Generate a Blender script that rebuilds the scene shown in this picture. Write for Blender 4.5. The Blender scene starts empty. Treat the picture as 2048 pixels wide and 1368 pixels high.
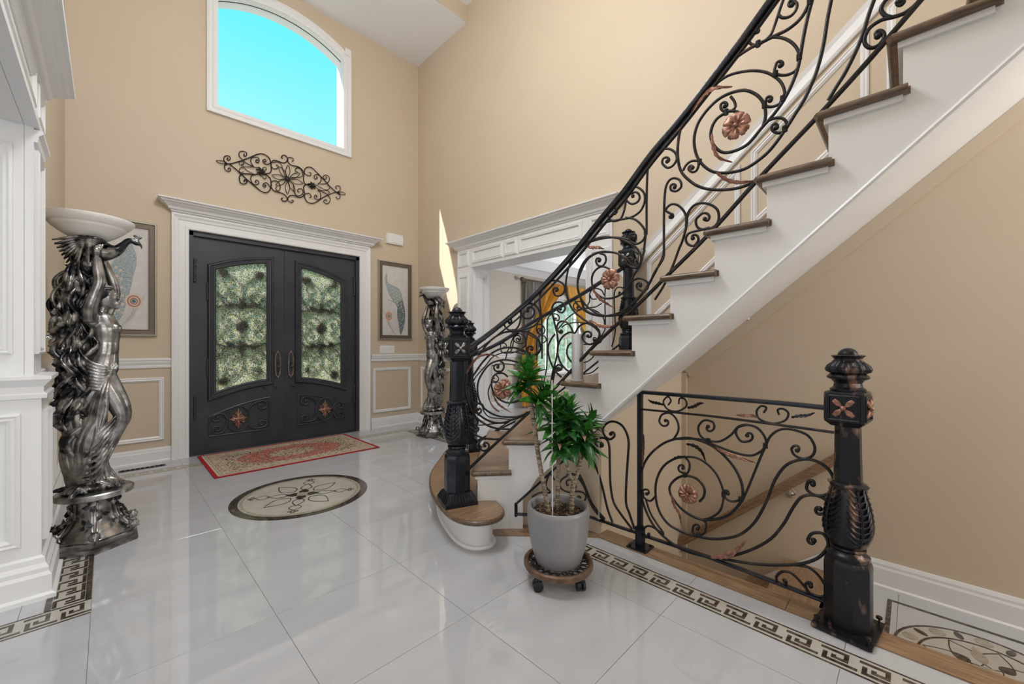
import bpy, bmesh, math, random
from mathutils import Vector, Matrix, noise
random.seed(7)
PI = math.pi
SC = bpy.context.scene
COL = SC.collection

# ------------------------------------------------------------------ camera, world, sun, lights
cam_d = bpy.data.cameras.new('camera'); cam = bpy.data.objects.new('camera', cam_d); COL.objects.link(cam)
cam.location = (0, 0, 1.2); cam.rotation_euler = (PI/2, 0, -PI/4)
cam_d.sensor_width = 36; cam_d.lens = 36*808/2048; cam_d.shift_y = 7/2048; cam_d.clip_start = .02
SC.camera = cam
vs = SC.view_settings
vs.view_transform = 'Standard'; vs.look = 'None'; vs.exposure = -0.09; vs.gamma = 1; vs.use_curve_mapping = False

world = bpy.data.worlds.new('sky'); SC.world = world; world.use_nodes = True
wn = world.node_tree.nodes; wl = world.node_tree.links
tc = wn.new('ShaderNodeTexCoord'); sp = wn.new('ShaderNodeSeparateXYZ'); rp = wn.new('ShaderNodeValToRGB')
rp.color_ramp.elements.new(.36); rp.color_ramp.elements[0].position = 0.0; rp.color_ramp.elements[0].color = (.88, .95, 1, 1)
rp.color_ramp.elements[1].color = (.36, .87, .98, 1); rp.color_ramp.elements[2].position = .62; rp.color_ramp.elements[2].color = (.085, .83, 1.0, 1)
wl.new(tc.outputs['Generated'], sp.inputs[0]); wl.new(sp.outputs['Z'], rp.inputs[0])
wl.new(rp.outputs[0], wn['Background'].inputs[0]); wn['Background'].inputs[1].default_value = 1.2

def lamp(name, kind, loc, direction, energy, size=None, color=(1, 1, 1)):
    d = bpy.data.lights.new(name, kind); d.energy = energy; d.color = color
    o = bpy.data.objects.new(name, d); COL.objects.link(o); o.location = loc
    o.rotation_euler = Vector(direction).to_track_quat('-Z', 'Y').to_euler()
    if kind == 'AREA':
        d.shape = 'RECTANGLE'; d.size, d.size_y = size
    return o
s = lamp('sun', 'SUN', (0, 12, 14), (1, -.48, -1.27), 8.5, color=(1, .97, .92)); s.data.angle = .009
lamp('foyer_ceiling_fill', 'AREA', (1.2, .6, 5.7), (0, 0, -1), 28, (3.2, 4.5), (.95, .975, 1))  # unseen fill panel, added to brighten the hall from above
lamp('back_fill', 'AREA', (-1.2, -3.4, 2.4), (.42, 1, .06), 185, (4.5, 3.6), (.93, .97, 1))  # unseen fill behind the camera, added for even brightness
lamp('left_room_fill', 'AREA', (-4.4, 1.5, 2.0), (1, .25, -.05), 42, (3.5, 2.6), (.93, .97, 1))  # fill added in the unseen room on the left
dl = bpy.data.lights.new('dining_fill', 'POINT'); dl.energy = 95; dl.shadow_soft_size = .35; dl.color = (.97, .98, 1)  # unseen fill, added to lift the dining room walls and ceiling
do = bpy.data.objects.new('dining_fill', dl); COL.objects.link(do); do.location = (6.4, 3.0, 1.9)
pl = bpy.data.lights.new('chandelier_light', 'POINT'); pl.energy = 165; pl.shadow_soft_size = .4; pl.color = (.95, .975, 1)
po = bpy.data.objects.new('chandelier_light', pl); COL.objects.link(po); po.location = (.95, 2.0, 4.2)
lamp('lower_stair_fill', 'AREA', (2.85, -2.4, 2.2), (.15, 1, -.2), 55, (1.0, 2.2), (1, .97, .93))  # unseen fill, added to brighten the landing and lower wall

# ------------------------------------------------------------------ helpers
F, HZ, CH = 808.0, 691.0, 1.2
KS = F*math.sqrt(2)
def smooth_path(pts, n=6, closed=False):
    pts = [Vector(p) for p in pts]; out = []; m = len(pts)
    if m < 3: return pts
    for i in range(m if closed else m-1):
        if closed: p0, p1, p2, p3 = (pts[(i+j) % m] for j in (-1, 0, 1, 2))
        else:
            p1, p2 = pts[i], pts[i+1]
            p0 = pts[i-1] if i else p1*2-p2
            p3 = pts[i+2] if i+2 < m else p2*2-p1
        for k in range(n):
            t = k/n
            out.append(.5*((2*p1)+(p2-p0)*t+(2*p0-5*p1+4*p2-p3)*t*t+(3*p1-p0-3*p2+p3)*t**3))
    if not closed: out.append(pts[-1])
    return out

class MB:
    def __init__(self): self.v = []; self.f = []; self.m = []; self.mi = 0
    def add(self, vs, fs):
        b = len(self.v); self.v += [tuple(v) for v in vs]
        for f in fs: self.f.append([b+i for i in f]); self.m.append(self.mi)
        return self
    def box(self, x0, x1, y0, y1, z0, z1):
        vs = [(x, y, z) for z in (z0, z1) for y in (y0, y1) for x in (x0, x1)]
        return self.add(vs, [(0, 2, 3, 1), (4, 5, 7, 6), (0, 1, 5, 4), (2, 6, 7, 3), (0, 4, 6, 2), (1, 3, 7, 5)])
    def prism(self, poly, z0, z1, M=None):
        n = len(poly); vs = [Vector((p[0], p[1], z0)) for p in poly]+[Vector((p[0], p[1], z1)) for p in poly]
        if M: vs = [M @ v for v in vs]
        return self.add(vs, [list(range(n))[::-1], list(range(n, 2*n))]+[(i, (i+1) % n, n+(i+1) % n, n+i) for i in range(n)])
    def tube(self, path, r, n=8, caps=True, flat=1.0):
        path = [Vector(p) for p in path]; m = len(path)
        if m < 2: return self
        rr = r if isinstance(r, (list, tuple)) else [r]*m
        if len(rr) != m:
            rr = [rr[min(len(rr)-1, int(i/(m-1)*(len(rr)-1)))]*(1-((i/(m-1)*(len(rr)-1)) % 1)) +
                  rr[min(len(rr)-1, int(i/(m-1)*(len(rr)-1))+1)]*((i/(m-1)*(len(rr)-1)) % 1) for i in range(m)]
        vs = []; up = None
        for i in range(m):
            t = (path[min(i+1, m-1)]-path[max(i-1, 0)])
            if t.length < 1e-9: t = Vector((0, 0, 1))
            t.normalize()
            if up is None:
                a = Vector((0, 0, 1)) if abs(t.z) < .9 else Vector((1, 0, 0))
                up = (a-t*a.dot(t)).normalized()
            else:
                up = up-t*up.dot(t)
                up = up.normalized() if up.length > 1e-6 else Vector((1, 0, 0))
            sd = t.cross(up)
            for k in range(n):
                a = 2*PI*(k+.5)/n
                vs.append(path[i]+(up*math.cos(a)*flat+sd*math.sin(a))*rr[i])
        fs = [(i*n+k, i*n+(k+1) % n, (i+1)*n+(k+1) % n, (i+1)*n+k) for i in range(m-1) for k in range(n)]
        if caps: fs += [list(range(n))[::-1], list(range((m-1)*n, m*n))]
        return self.add(vs, fs)
    def lathe(self, prof, n=24, c=(0, 0, 0), fn=None, rot=0):
        vs = []
        for j, (r, z) in enumerate(prof):
            for k in range(n):
                a = 2*PI*k/n+rot; q = r*(fn(a, j, z) if fn else 1)
                vs.append((c[0]+q*math.cos(a), c[1]+q*math.sin(a), c[2]+z))
        m = len(prof)
        fs = [(j*n+k, j*n+(k+1) % n, (j+1)*n+(k+1) % n, (j+1)*n+k) for j in range(m-1) for k in range(n)]
        fs += [list(range(n))[::-1], list(range((m-1)*n, m*n))]
        return self.add(vs, fs)
    def sphere(self, c, r, n=10, sc=(1, 1, 1)):
        m = n//2+1
        prof = [(max(1e-4, math.sin(PI*j/m))*r, -math.cos(PI*j/m)*r) for j in range(m+1)]
        b = len(self.v); self.lathe(prof, n)
        for i in range(b, len(self.v)):
            v = self.v[i]; self.v[i] = (v[0]*sc[0]+c[0], v[1]*sc[1]+c[1], v[2]*sc[2]+c[2])
        return self
    def sweep(self, prof, path, N, closed=False):
        """profile (a,b): a along in-plane side vector (N x tangent), b along N; mitred corners"""
        N = Vector(N).normalized(); path = [Vector(p) for p in path]; m = len(path); k = len(prof); vs = []
        for i in range(m):
            def seg(a, b):
                t = path[b % m]-path[a % m]; t = t.normalized(); return N.cross(t).normalized()
            if closed: s1, s2 = seg(i-1, i), seg(i, i+1)
            else:
                s1 = seg(i-1, i) if i else seg(0, 1); s2 = seg(i, i+1) if i < m-1 else s1
            mt = (s1+s2)/max(.25, 1+s1.dot(s2))
            for a, b in prof: vs.append(path[i]+mt*a+N*b)
        fs = []
        for i in range(m if closed else m-1):
            j = (i+1) % m
            for q in range(k): fs.append((i*k+q, j*k+q, j*k+(q+1) % k, i*k+(q+1) % k))
        if not closed: fs += [list(range(k)), list(range((m-1)*k, m*k))[::-1]]
        return self.add(vs, fs)
    def xform(self, M, start=0):
        self.v[start:] = [tuple(M @ Vector(v)) for v in self.v[start:]]; return self
    def build(self, name, mats, parent=None, smooth=False, fixn=True):
        me = bpy.data.meshes.new(name); me.from_pydata(self.v, [], self.f)
        for mt in (mats if isinstance(mats, (list, tuple)) else [mats]): me.materials.append(mt)
        if len(set(self.m)) > 1: me.polygons.foreach_set('material_index', self.m)
        if fixn:
            bm = bmesh.new(); bm.from_mesh(me); bmesh.ops.recalc_face_normals(bm, faces=bm.faces); bm.to_mesh(me); bm.free()
        if smooth:
            me.polygons.foreach_set('use_smooth', [True]*len(me.polygons))
            try: me.set_sharp_from_angle(angle=math.radians(smooth if smooth is not True else 50))
            except Exception: pass
        o = bpy.data.objects.new(name, me); COL.objects.link(o)
        if parent: o.parent = parent
        return o

def tag(o, label=None, cat=None, group=None, kind=None):
    if label: o['label'] = label
    if cat: o['category'] = cat
    if group: o['group'] = group
    if kind: o['kind'] = kind
    return o
def thing(name, label, cat, loc=(0, 0, 0), rotz=0, group=None, kind=None):
    o = bpy.data.objects.new(name, None); COL.objects.link(o); o.empty_display_size = .05
    o.location = loc; o.rotation_euler = (0, 0, rotz)
    return tag(o, label, cat, group, kind)
def structure(name, mb, m, smooth=False):
    o = mb.build(name, m, smooth=smooth); o['kind'] = 'structure'; return o
def copy_tree(o, parent=None):
    c = o.copy(); COL.objects.link(c); c.parent = parent
    for ch in list(o.children): copy_tree(ch, c)
    return c
def inst(src, name, parent, M):
    c = src.copy(); COL.objects.link(c); c.name = name; c.parent = parent; c.matrix_local = M; return c

def mat(name, col, rough=.5, metal=0, spec=.5, noise_s=None, col2=None, amt=.5, bump=0, bump_s=None, stretch=(1, 1, 1), coat=0, ramp=(.35, .65), detail=4):
    m = bpy.data.materials.new(name); m.use_nodes = True; nt = m.node_tree; b = nt.nodes['Principled BSDF']
    b.inputs['Base Color'].default_value = (*col, 1); b.inputs['Roughness'].default_value = rough
    b.inputs['Metallic'].default_value = metal; b.inputs['Specular IOR Level'].default_value = spec
    b.inputs['Coat Weight'].default_value = coat; b.inputs['Coat Roughness'].default_value = .12
    if noise_s or bump:
        t = nt.nodes.new('ShaderNodeTexCoord'); mp = nt.nodes.new('ShaderNodeMapping'); mp.inputs['Scale'].default_value = stretch
        nt.links.new(t.outputs['Object'], mp.inputs[0])
    if noise_s:
        nz = nt.nodes.new('ShaderNodeTexNoise'); nz.inputs['Scale'].default_value = noise_s; nz.inputs['Detail'].default_value = detail
        nt.links.new(mp.outputs[0], nz.inputs['Vector'])
        r = nt.nodes.new('ShaderNodeValToRGB'); r.color_ramp.elements[0].position, r.color_ramp.elements[1].position = ramp
        r.color_ramp.elements[0].color = (*col, 1); r.color_ramp.elements[1].color = (*(col2 or col), 1)
        nt.links.new(nz.outputs['Fac'], r.inputs[0]); nt.links.new(r.outputs[0], b.inputs['Base Color'])
    if bump:
        nz2 = nt.nodes.new('ShaderNodeTexNoise'); nz2.inputs['Scale'].default_value = bump_s or 60; nz2.inputs['Detail'].default_value = 3
        nt.links.new(mp.outputs[0], nz2.inputs['Vector'])
        bp = nt.nodes.new('ShaderNodeBump'); bp.inputs['Strength'].default_value = bump; bp.inputs['Distance'].default_value = .004
        nt.links.new(nz2.outputs['Fac'], bp.inputs['Height']); nt.links.new(bp.outputs[0], b.inputs['Normal'])
    return m

TAN = (.63, .475, .31)
M = {}
M['tan'] = mat('tan_paint', (.60, .495, .37), .55, noise_s=1.3, col2=(.615, .51, .385), bump=.05, bump_s=250)
M['white'] = mat('white_trim_paint', (.80, .80, .805), .38)
M['ceil'] = mat('ceiling_paint', (.82, .83, .85), .7)
M['cream'] = mat('dining_wall_paint', (.66, .60, .52), .6)
M['tile'] = mat('polished_porcelain', (.47, .475, .495), .035, noise_s=2.2, col2=(.51, .515, .535), stretch=(1, 3, 1), spec=.95)
M['grout'] = mat('grout', (.33, .32, .31), .8)
M['dark_marble'] = mat('dark_marble', (.035, .027, .022), .12, noise_s=28, col2=(.16, .12, .09), ramp=(.45, .75), spec=.6)
M['cream_marble'] = mat('cream_marble', (.50, .47, .42), .1, noise_s=9, col2=(.45, .42, .37), spec=.6)
M['grey_marble'] = mat('beige_marble', (.30, .26, .20), .12, noise_s=30, col2=(.42, .37, .3), spec=.6)
M['oak'] = mat('stained_oak', (.20, .115, .062), .32, noise_s=9, col2=(.34, .21, .12), stretch=(1, 14, 14), bump=.25, bump_s=30, coat=.25)
M['oak_y'] = mat('stained_oak_lengthwise', (.19, .11, .06), .32, noise_s=9, col2=(.33, .205, .115), stretch=(14, 1, 14), bump=.25, bump_s=30, coat=.25)
M['oak_d'] = mat('oak_nosing', (.075, .045, .026), .35, noise_s=14, col2=(.17, .105, .06), stretch=(6, 1, 6), coat=.3)
M['iron'] = mat('wrought_iron', (.022, .022, .024), .38, metal=.55, noise_s=14, col2=(.12, .075, .055), ramp=(.55, .85), bump=.15, bump_s=120)
M['iron_bk'] = mat('black_iron', (.016, .019, .027), .24, metal=.45, noise_s=12, col2=(.06, .055, .055), ramp=(.5, .9), bump=.2, bump_s=60)
M['copper'] = mat('rubbed_copper', (.50, .27, .20), .42, metal=.55, noise_s=60, col2=(.22, .11, .08))
M['iron_rub'] = mat('worn_iron_with_copper', (.012, .013, .018), .32, metal=.4, noise_s=7, col2=(.30, .19, .15), ramp=(.56, .68), stretch=(2.5, 2.5, .8), bump=.25, bump_s=50)
M['door'] = mat('charcoal_door_metal', (.042, .045, .054), .38, metal=.3, noise_s=4, col2=(.055, .058, .068), bump=.1, bump_s=90)
M['pewter'] = mat('glint_mottled_pewter', (.46, .45, .44), .27, metal=.85, noise_s=16, col2=(.13, .125, .12), bump=.2, bump_s=70)  # noise puts silvery highlights and darker tones into the colour
M['pewter_d'] = mat('dark_glint_mottled_pewter', (.03, .031, .036), .27, metal=.8, noise_s=16, col2=(.50, .48, .46), ramp=(.45, .68), bump=.5, bump_s=45, detail=6)  # dark pewter with bright highlights mottled into its colour
M['bowl'] = mat('alabaster_bowl', (.90, .88, .84), .5, noise_s=8, col2=(.84, .81, .76))
M['pot'] = mat('grey_glazed_pot', (.27, .27, .28), .3, noise_s=5, col2=(.25, .25, .26), spec=.6)
M['soil'] = mat('bark_chips', (.02, .012, .008), .8, noise_s=70, col2=(.25, .15, .09), ramp=(.5, .65), bump=1, bump_s=80)
M['cane'] = mat('dracaena_cane', (.16, .12, .08), .7, noise_s=60, col2=(.40, .33, .24), stretch=(.6, .6, 2.5), ramp=(.45, .55))
M['leaf'] = mat('dracaena_leaf', (.018, .10, .012), .32, noise_s=7, col2=(.06, .27, .035), spec=.6)
M['leaf2'] = mat('dracaena_leaf_dark', (.014, .07, .018), .35, noise_s=7, col2=(.04, .16, .04), spec=.6)
M['leaf3'] = mat('dry_leaf', (.30, .17, .10), .6)
M['black'] = mat('black_plastic', (.012, .012, .013), .35)
M['bronze'] = mat('aged_bronze', (.22, .13, .075), .45, metal=.35, noise_s=20, col2=(.10, .06, .04))
M['silver'] = mat('silver_candle_wax', (.60, .60, .62), .35, metal=.25)
M['plastic'] = mat('white_plastic', (.80, .80, .80), .35)
M['paper'] = mat('print_paper', (.66, .64, .62), .6, noise_s=14, col2=(.60, .585, .57))
M['frame'] = mat('antique_silver_frame', (.23, .19, .14), .42, metal=.45, noise_s=240, col2=(.12, .095, .07), ramp=(.45, .55))
M['frame_e'] = mat('frame_edge', (.42, .39, .33), .4, metal=.4)
M['yellow'] = mat('gold_curtain', (.80, .43, .07), .6, noise_s=5, col2=(.66, .34, .05))
M['greyfab'] = mat('taupe_brocade', (.36, .33, .31), .6, noise_s=25, col2=(.26, .235, .22))
M['hedge'] = mat('hedge_leaves', (.40, .42, .24), .7, noise_s=9, col2=(.80, .80, .66), ramp=(.4, .6))
M['bluegrey'] = mat('ink_blue', (.22, .29, .32), .6, noise_s=70, col2=(.46, .50, .50))
M['bluedk'] = mat('ink_dark_teal', (.04, .075, .09), .6, noise_s=90, col2=(.24, .30, .31))
M['inkline'] = mat('ink_sepia', (.30, .25, .22), .6)
M['inkorange'] = mat('ink_terracotta', (.40, .17, .11), .6)
M['inkpale'] = mat('ink_pale', (.64, .54, .45), .6)
M['rosew'] = M['copper']

def glass_mat():
    m = bpy.data.materials.new('clear_glass'); m.use_nodes = True; nt = m.node_tree; nt.nodes.clear()
    o = nt.nodes.new('ShaderNodeOutputMaterial'); mx = nt.nodes.new('ShaderNodeMixShader')
    tr = nt.nodes.new('ShaderNodeBsdfTransparent'); gl = nt.nodes.new('ShaderNodeBsdfGlossy'); gl.inputs['Roughness'].default_value = .02
    mx.inputs[0].default_value = .012
    nt.links.new(tr.outputs[0], mx.inputs[1]); nt.links.new(gl.outputs[0], mx.inputs[2]); nt.links.new(mx.outputs[0], o.inputs[0]); return m
M['glass'] = glass_mat()
def hammered():
    m = bpy.data.materials.new('hammered_glass'); m.use_nodes = True; nt = m.node_tree; nt.nodes.clear(); N = nt.nodes.new; L = nt.links.new
    o = N('ShaderNodeOutputMaterial'); t = N('ShaderNodeTexCoord')
    nz = N('ShaderNodeTexNoise'); nz.inputs['Scale'].default_value = 95; nz.inputs['Detail'].default_value = 5; nz.inputs['Roughness'].default_value = .75
    L(t.outputs['Object'], nz.inputs['Vector'])
    r = N('ShaderNodeValToRGB'); r.color_ramp.elements[0].position = .47; r.color_ramp.elements[1].position = .51
    L(nz.outputs['Fac'], r.inputs[0])
    n2 = N('ShaderNodeTexNoise'); n2.inputs['Scale'].default_value = 30; n2.inputs['Detail'].default_value = 4; L(t.outputs['Object'], n2.inputs['Vector'])
    r2 = N('ShaderNodeValToRGB'); r2.color_ramp.elements[0].position = .4; r2.color_ramp.elements[0].color = (1, .94, .68, 1)
    r2.color_ramp.elements[1].position = .55; r2.color_ramp.elements[1].color = (1, .97, .90, 1); L(n2.outputs['Fac'], r2.inputs[0])
    tl = N('ShaderNodeBsdfTranslucent'); L(r2.outputs[0], tl.inputs[0])
    tp = N('ShaderNodeBsdfTransparent'); tp.inputs[0].default_value = (.14, .15, .13, 1)
    mx = N('ShaderNodeMixShader'); L(r.outputs[0], mx.inputs[0]); L(tp.outputs[0], mx.inputs[1]); L(tl.outputs[0], mx.inputs[2])
    gl = N('ShaderNodeBsdfGlossy'); gl.inputs['Roughness'].default_value = .25
    bp = N('ShaderNodeBump'); bp.inputs['Strength'].default_value = .8; L(nz.outputs['Fac'], bp.inputs['Height']); L(bp.outputs[0], gl.inputs['Normal'])
    m2 = N('ShaderNodeMixShader'); m2.inputs[0].default_value = .06; L(mx.outputs[0], m2.inputs[1]); L(gl.outputs[0], m2.inputs[2])
    L(m2.outputs[0], o.inputs[0]); return m
M['hammered'] = hammered()
def bowl_glass():
    m = mat('frosted_lamp_glass', (.86, .85, .83), .4); b = m.node_tree.nodes['Principled BSDF']
    b.inputs['Subsurface Weight'].default_value = .0
    return m
M['bowlglass'] = bowl_glass()
def rug_mat(cx, cy, hx, hy):
    m = bpy.data.materials.new('oriental_rug'); m.use_nodes = True; nt = m.node_tree; N = nt.nodes.new; L = nt.links.new
    b = nt.nodes['Principled BSDF']; b.inputs['Roughness'].default_value = .9; b.inputs['Specular IOR Level'].default_value = .1
    t = N('ShaderNodeTexCoord'); s = N('ShaderNodeSeparateXYZ'); L(t.outputs['Object'], s.inputs[0])
    def mth(op, a, c=None, d=None):
        n = N('ShaderNodeMath'); n.operation = op
        for i, q in enumerate((a, c, d)):
            if q is None: continue
            if isinstance(q, (int, float)): n.inputs[i].default_value = q
            else: L(q, n.inputs[i])
        return n.outputs[0]
    ax = mth('ABSOLUTE', s.outputs[0]); ay = mth('ABSOLUTE', s.outputs[1])
    dx = mth('SUBTRACT', hx, ax); dy = mth('SUBTRACT', hy, ay); d = mth('MINIMUM', dx, dy)
    e = mth('SQRT', mth('ADD', mth('POWER', mth('DIVIDE', ax, hx), 2.0), mth('POWER', mth('DIVIDE', ay, hy), 2.0)))
    nz = N('ShaderNodeTexNoise'); nz.inputs['Scale'].default_value = 36; nz.inputs['Detail'].default_value = 3; L(t.outputs['Object'], nz.inputs['Vector'])
    vo = N('ShaderNodeTexVoronoi'); vo.inputs['Scale'].default_value = 30; L(t.outputs['Object'], vo.inputs['Vector'])
    def ramp(src, els, interp='CONSTANT'):
        r = N('ShaderNodeValToRGB'); r.color_ramp.interpolation = interp
        while len(r.color_ramp.elements) < len(els): r.color_ramp.elements.new(.5)
        for q, (p, c) in zip(r.color_ramp.elements, els): q.position = p; q.color = (*c, 1)
        L(src, r.inputs[0]); return r.outputs[0]
    cream = (.50, .44, .34); red = (.36, .020, .024); dk = (.085, .06, .05); mid = (.33, .24, .17)
    pat = ramp(nz.outputs['Fac'], [(0, dk), (.41, mid), (.46, cream), (.53, (.38, .08, .06)), (.55, cream), (.61, dk)])
    redp = ramp(nz.outputs['Fac'], [(0, dk), (.40, cream), (.44, red), (.49, (.48, .10, .06)), (.53, cream), (.57, red), (.63, dk)])
    brd = ramp(d, [(0, red), (.024, cream), (.045, dk), (.05, cream), (.062, (.3, .22, .16)), (.068, cream), (.135, dk), (.14, cream), (.15, cream)])
    def mix(f, a, c):
        n = N('ShaderNodeMix'); n.data_type = 'RGBA'; L(f, n.inputs[0]); L(a, n.inputs[6]); L(c, n.inputs[7]); return n.outputs[2]
    inb = mth('MULTIPLY', mth('GREATER_THAN', d, .070), mth('LESS_THAN', d, .132))
    bpat = ramp(vo.outputs['Distance'], [(0, dk), (.22, (.38, .08, .06)), (.32, cream), (.5, mid), (.62, cream)])
    c0 = mix(inb, brd, bpat)
    c1 = mix(mth('GREATER_THAN', d, .15), c0, pat)
    em = mth('MULTIPLY', mth('LESS_THAN', e, .66), mth('GREATER_THAN', d, .15))
    c2 = mix(em, c1, redp)
    c3 = mix(mth('LESS_THAN', e, .30), c2, pat)
    L(c3, b.inputs['Base Color'])
    return m

# pixel helpers: a pixel's sight line meets a real wall plane, floor or plan curve
def on_front(px, py, Y=5.53):
    r = (px-1024)/F; x = Y*(1+r)/(1-r); return x, CH-(py-HZ)*(x+Y)/KS
def on_plan(px, py, plan):
    r = (px-1024)/F; d = Vector((1+r, 1-r))
    for a, b in zip(plan[:-1], plan[1:]):
        e = (b[0]-a[0], b[1]-a[1]); den = d.x*e[1]-d.y*e[0]
        if abs(den) < 1e-9: continue
        u = -(d.x*a[1]-d.y*a[0])/den
        if -1e-6 <= u <= 1+1e-6:
            x, y = a[0]+e[0]*u, a[1]+e[1]*u
            if x+y > .1: return Vector((x, y, CH-(py-HZ)*(x+y)/KS))
    # beyond the ends: extend the nearest end segment
    best = None
    for a, b in ((plan[1], plan[0]), (plan[-2], plan[-1])):
        e = (b[0]-a[0], b[1]-a[1]); den = d.x*e[1]-d.y*e[0]
        if abs(den) < 1e-9: continue
        u = -(d.x*a[1]-d.y*a[0])/den
        x, y = a[0]+e[0]*u, a[1]+e[1]*u
        if u >= 1-1e-6 and (best is None or u < best[0]): best = (u, x, y)
    _, x, y = best
    return Vector((x, y, CH-(py-HZ)*(x+y)/KS))
#MARK
# ------------------------------------------------------------------ shell
XR, YF, XL = 3.443, 5.53, -.28
XD = 3.70                                      # dining face of the right wall
w = MB()                                       # front wall: door, arched window, dining window
def arch_pts(x0, x1, zs, rise, n=16, rev=False):
    c = (x0+x1)/2; h = (x1-x0)/2; R = (h*h+rise*rise)/(2*rise)
    a0 = math.asin(h/R); p = [(c+R*math.sin(-a0+2*a0*i/n), zs+rise-R+R*math.cos(-a0+2*a0*i/n)) for i in range(n+1)]
    return p[::-1] if rev else p
Y2 = YF+.17
w.box(-.6, .61, YF, Y2, -.3, 6.2); w.box(.61, 2.50, YF, Y2, 2.443, 3.88); w.box(2.50, XR+.3, YF, Y2, -.3, 6.2)
WX0, WX1, WZ0, WZ1, WR = .865, 2.272, 3.885, 5.10, .20
w.box(.61, WX0, YF, Y2, 3.88, 6.2); w.box(WX1, 2.50, YF, Y2, 3.88, 6.2)
ap = arch_pts(WX0, WX1, WZ1, WR)
MXZ = Matrix(((1, 0, 0, 0), (0, 0, 1, 0), (0, 1, 0, 0), (0, 0, 0, 1)))   # (a,b,c)->(a,c,b)
w.prism([(WX0, 6.2)]+ap+[(WX1, 6.2)], YF, Y2, MXZ)
wall_f = structure('wall_front', w, M['tan'])
w = MB(); w.box(XR, XD, 4.20, YF, -.3, 6.2); w.box(XR, XD, 2.34, 4.20, 2.26, 6.2); w.box(XR, XD, -4, 2.34, -3.2, 6.2)
w.box(XR, XD, 2.34, 4.2, -3.2, -.201)
wall_r = structure('wall_right', w, M['tan'])
w = MB(); w.box(-.6, XL, 2.98, YF, -.3, 6.2); w.box(-.6, XL, -.9, 2.98, 2.26, 6.2); w.box(-.6, XL, -4, -.9, -.3, 6.2)
wall_l = structure('wall_left', w, M['tan'])
w = MB(); w.box(-5.2, XD, -4.2, -4, -3.2, 6.2); structure('wall_back', w, M['tan'])
w = MB(); w.box(-5.4, -5.2, -4.2, 5.9, -.3, 6.2); w.box(-5.2, -.6, YF, Y2, -.3, 6.2); structure('wall_side_room', w, M['cream'])
w = MB(); w.box(-5.4, XD, 4.31, Y2, 5.58, 5.8); w.box(-5.4, XD, -4.2, 4.31, 5.81, 6.2); w.box(-5.4, XD, 4.31, Y2, 5.8, 6.2)
structure('ceiling', w, M['ceil'])
w = MB(); w.box(-.2, XR-.002, 4.305, 4.31, 5.582, 5.81); structure('trim_1', w, M['tan'])
# dining room
DX1 = 9.4
w = MB(); w.box(XD, 6.25, YF, Y2, -.3, 3.1); w.box(6.25, 7.75, YF, Y2, 2.22, 3.1); w.box(6.25, 7.75, YF, Y2, -.3, .62); w.box(7.75, DX1, YF, Y2, -.3, 3.1)
structure('wall_dining_front', w, M['cream'])
w = MB(); w.box(DX1, DX1+.2, .2, Y2, -.3, 3.1); w.box(XD, DX1, .2, .4, -.3, 3.1); structure('wall_dining_side', w, M['cream'])
w = MB(); w.box(XD, DX1, .4, YF, 2.80, 3.0)
structure('ceiling_dining', w, M['ceil'])
cw = MB()
crown = [(0, 0), (.012, 0), (.012, .05), (.02, .06), (.03, .09), (.06, .12), (.10, .14), (.11, .17), (.13, .18), (.13, .198), (0, .198)]
def hz_crown(path, z, sgn=1, closed=False, pr=crown):
    cw.sweep([(a*sgn, b) for a, b in pr], [(x, y, z) for x, y in path], (0, 0, 1), closed)
hz_crown([(XD, .4), (DX1, .4), (DX1, YF), (XD, YF)], 2.60, 1, True)
hz_crown([(4.3, 1.0), (8.8, 1.0), (8.8, 4.95), (4.3, 4.95)], 2.60, -1, True)
hz_crown([(4.9, 1.6), (8.2, 1.6), (8.2, 4.35), (4.9, 4.35)], 2.601, -1, True)
structure('trim_2', cw, M['white'])

# trim profiles (a = out from the wall, b = up) swept with N = up
def rail_prof(h, d): return [(0, 0), (d*.35, 0), (d*.45, h*.18), (d*.4, h*.3), (d*.75, h*.55), (d*.8, h*.72), (d, h*.8), (d, h*.95), (d*.8, h), (0, h)]
def base_prof(h=.15, d=.018): return [(0, 0), (d+.012, 0), (d+.012, .018), (d, .026), (d, h*.72), (d*.75, h*.8), (d*.75, h*.88), (d*.4, h), (0, h)]
corn = [(0, 0), (.012, 0), (.014, .012), (.03, .018), (.04, .04), (.068, .062), (.075, .07), (.092, .078), (.10, .092), (.118, .098), (.12, .112), (0, .112)]
mould = [(-.021, 0), (-.021, .012), (-.012, .018), (-.004, .012), (.006, .016), (.016, .009), (.021, .006), (.021, 0)]
def frame_on(mb, a0, a1, b0, b1, plane, c, sgn=1, prof=mould):
    if plane == 'Y':   # wall facing -Y
        mb.sweep(prof, [(a0, c, b0), (a1, c, b0), (a1, c, b1), (a0, c, b1)], (0, -1, 0), True)
    elif plane == 'X-':
        mb.sweep(prof, [(c, a0, b0), (c, a1, b0), (c, a1, b1), (c, a0, b1)], (-1, 0, 0), True)
    else:
        mb.sweep(prof, [(c, a0, b0), (c, a1, b0), (c, a1, b1), (c, a0, b1)], (1, 0, 0), True)
def sw(name, wall, path, z, prof, m='white'):
    """horizontal moulding: comes out on the left-hand side of travel"""
    mb = MB(); mb.sweep(prof, [(x, y, z) for x, y in path], (0, 0, 1)); return mb.build(name, M[m], wall)
RP = rail_prof(.10, .03)
sw('chair_rail', wall_f, [(.47, YF), (XL, YF)], .97, RP)
sw('chair_rail', wall_l, [(XL, YF), (XL, 3.27)], .97, RP)
sw('chair_rail', wall_r, [(XR, 4.49), (XR, YF)], .97, RP)
sw('chair_rail', wall_f, [(XR, YF), (2.665, YF)], .97, RP)
BP = base_prof()
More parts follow.
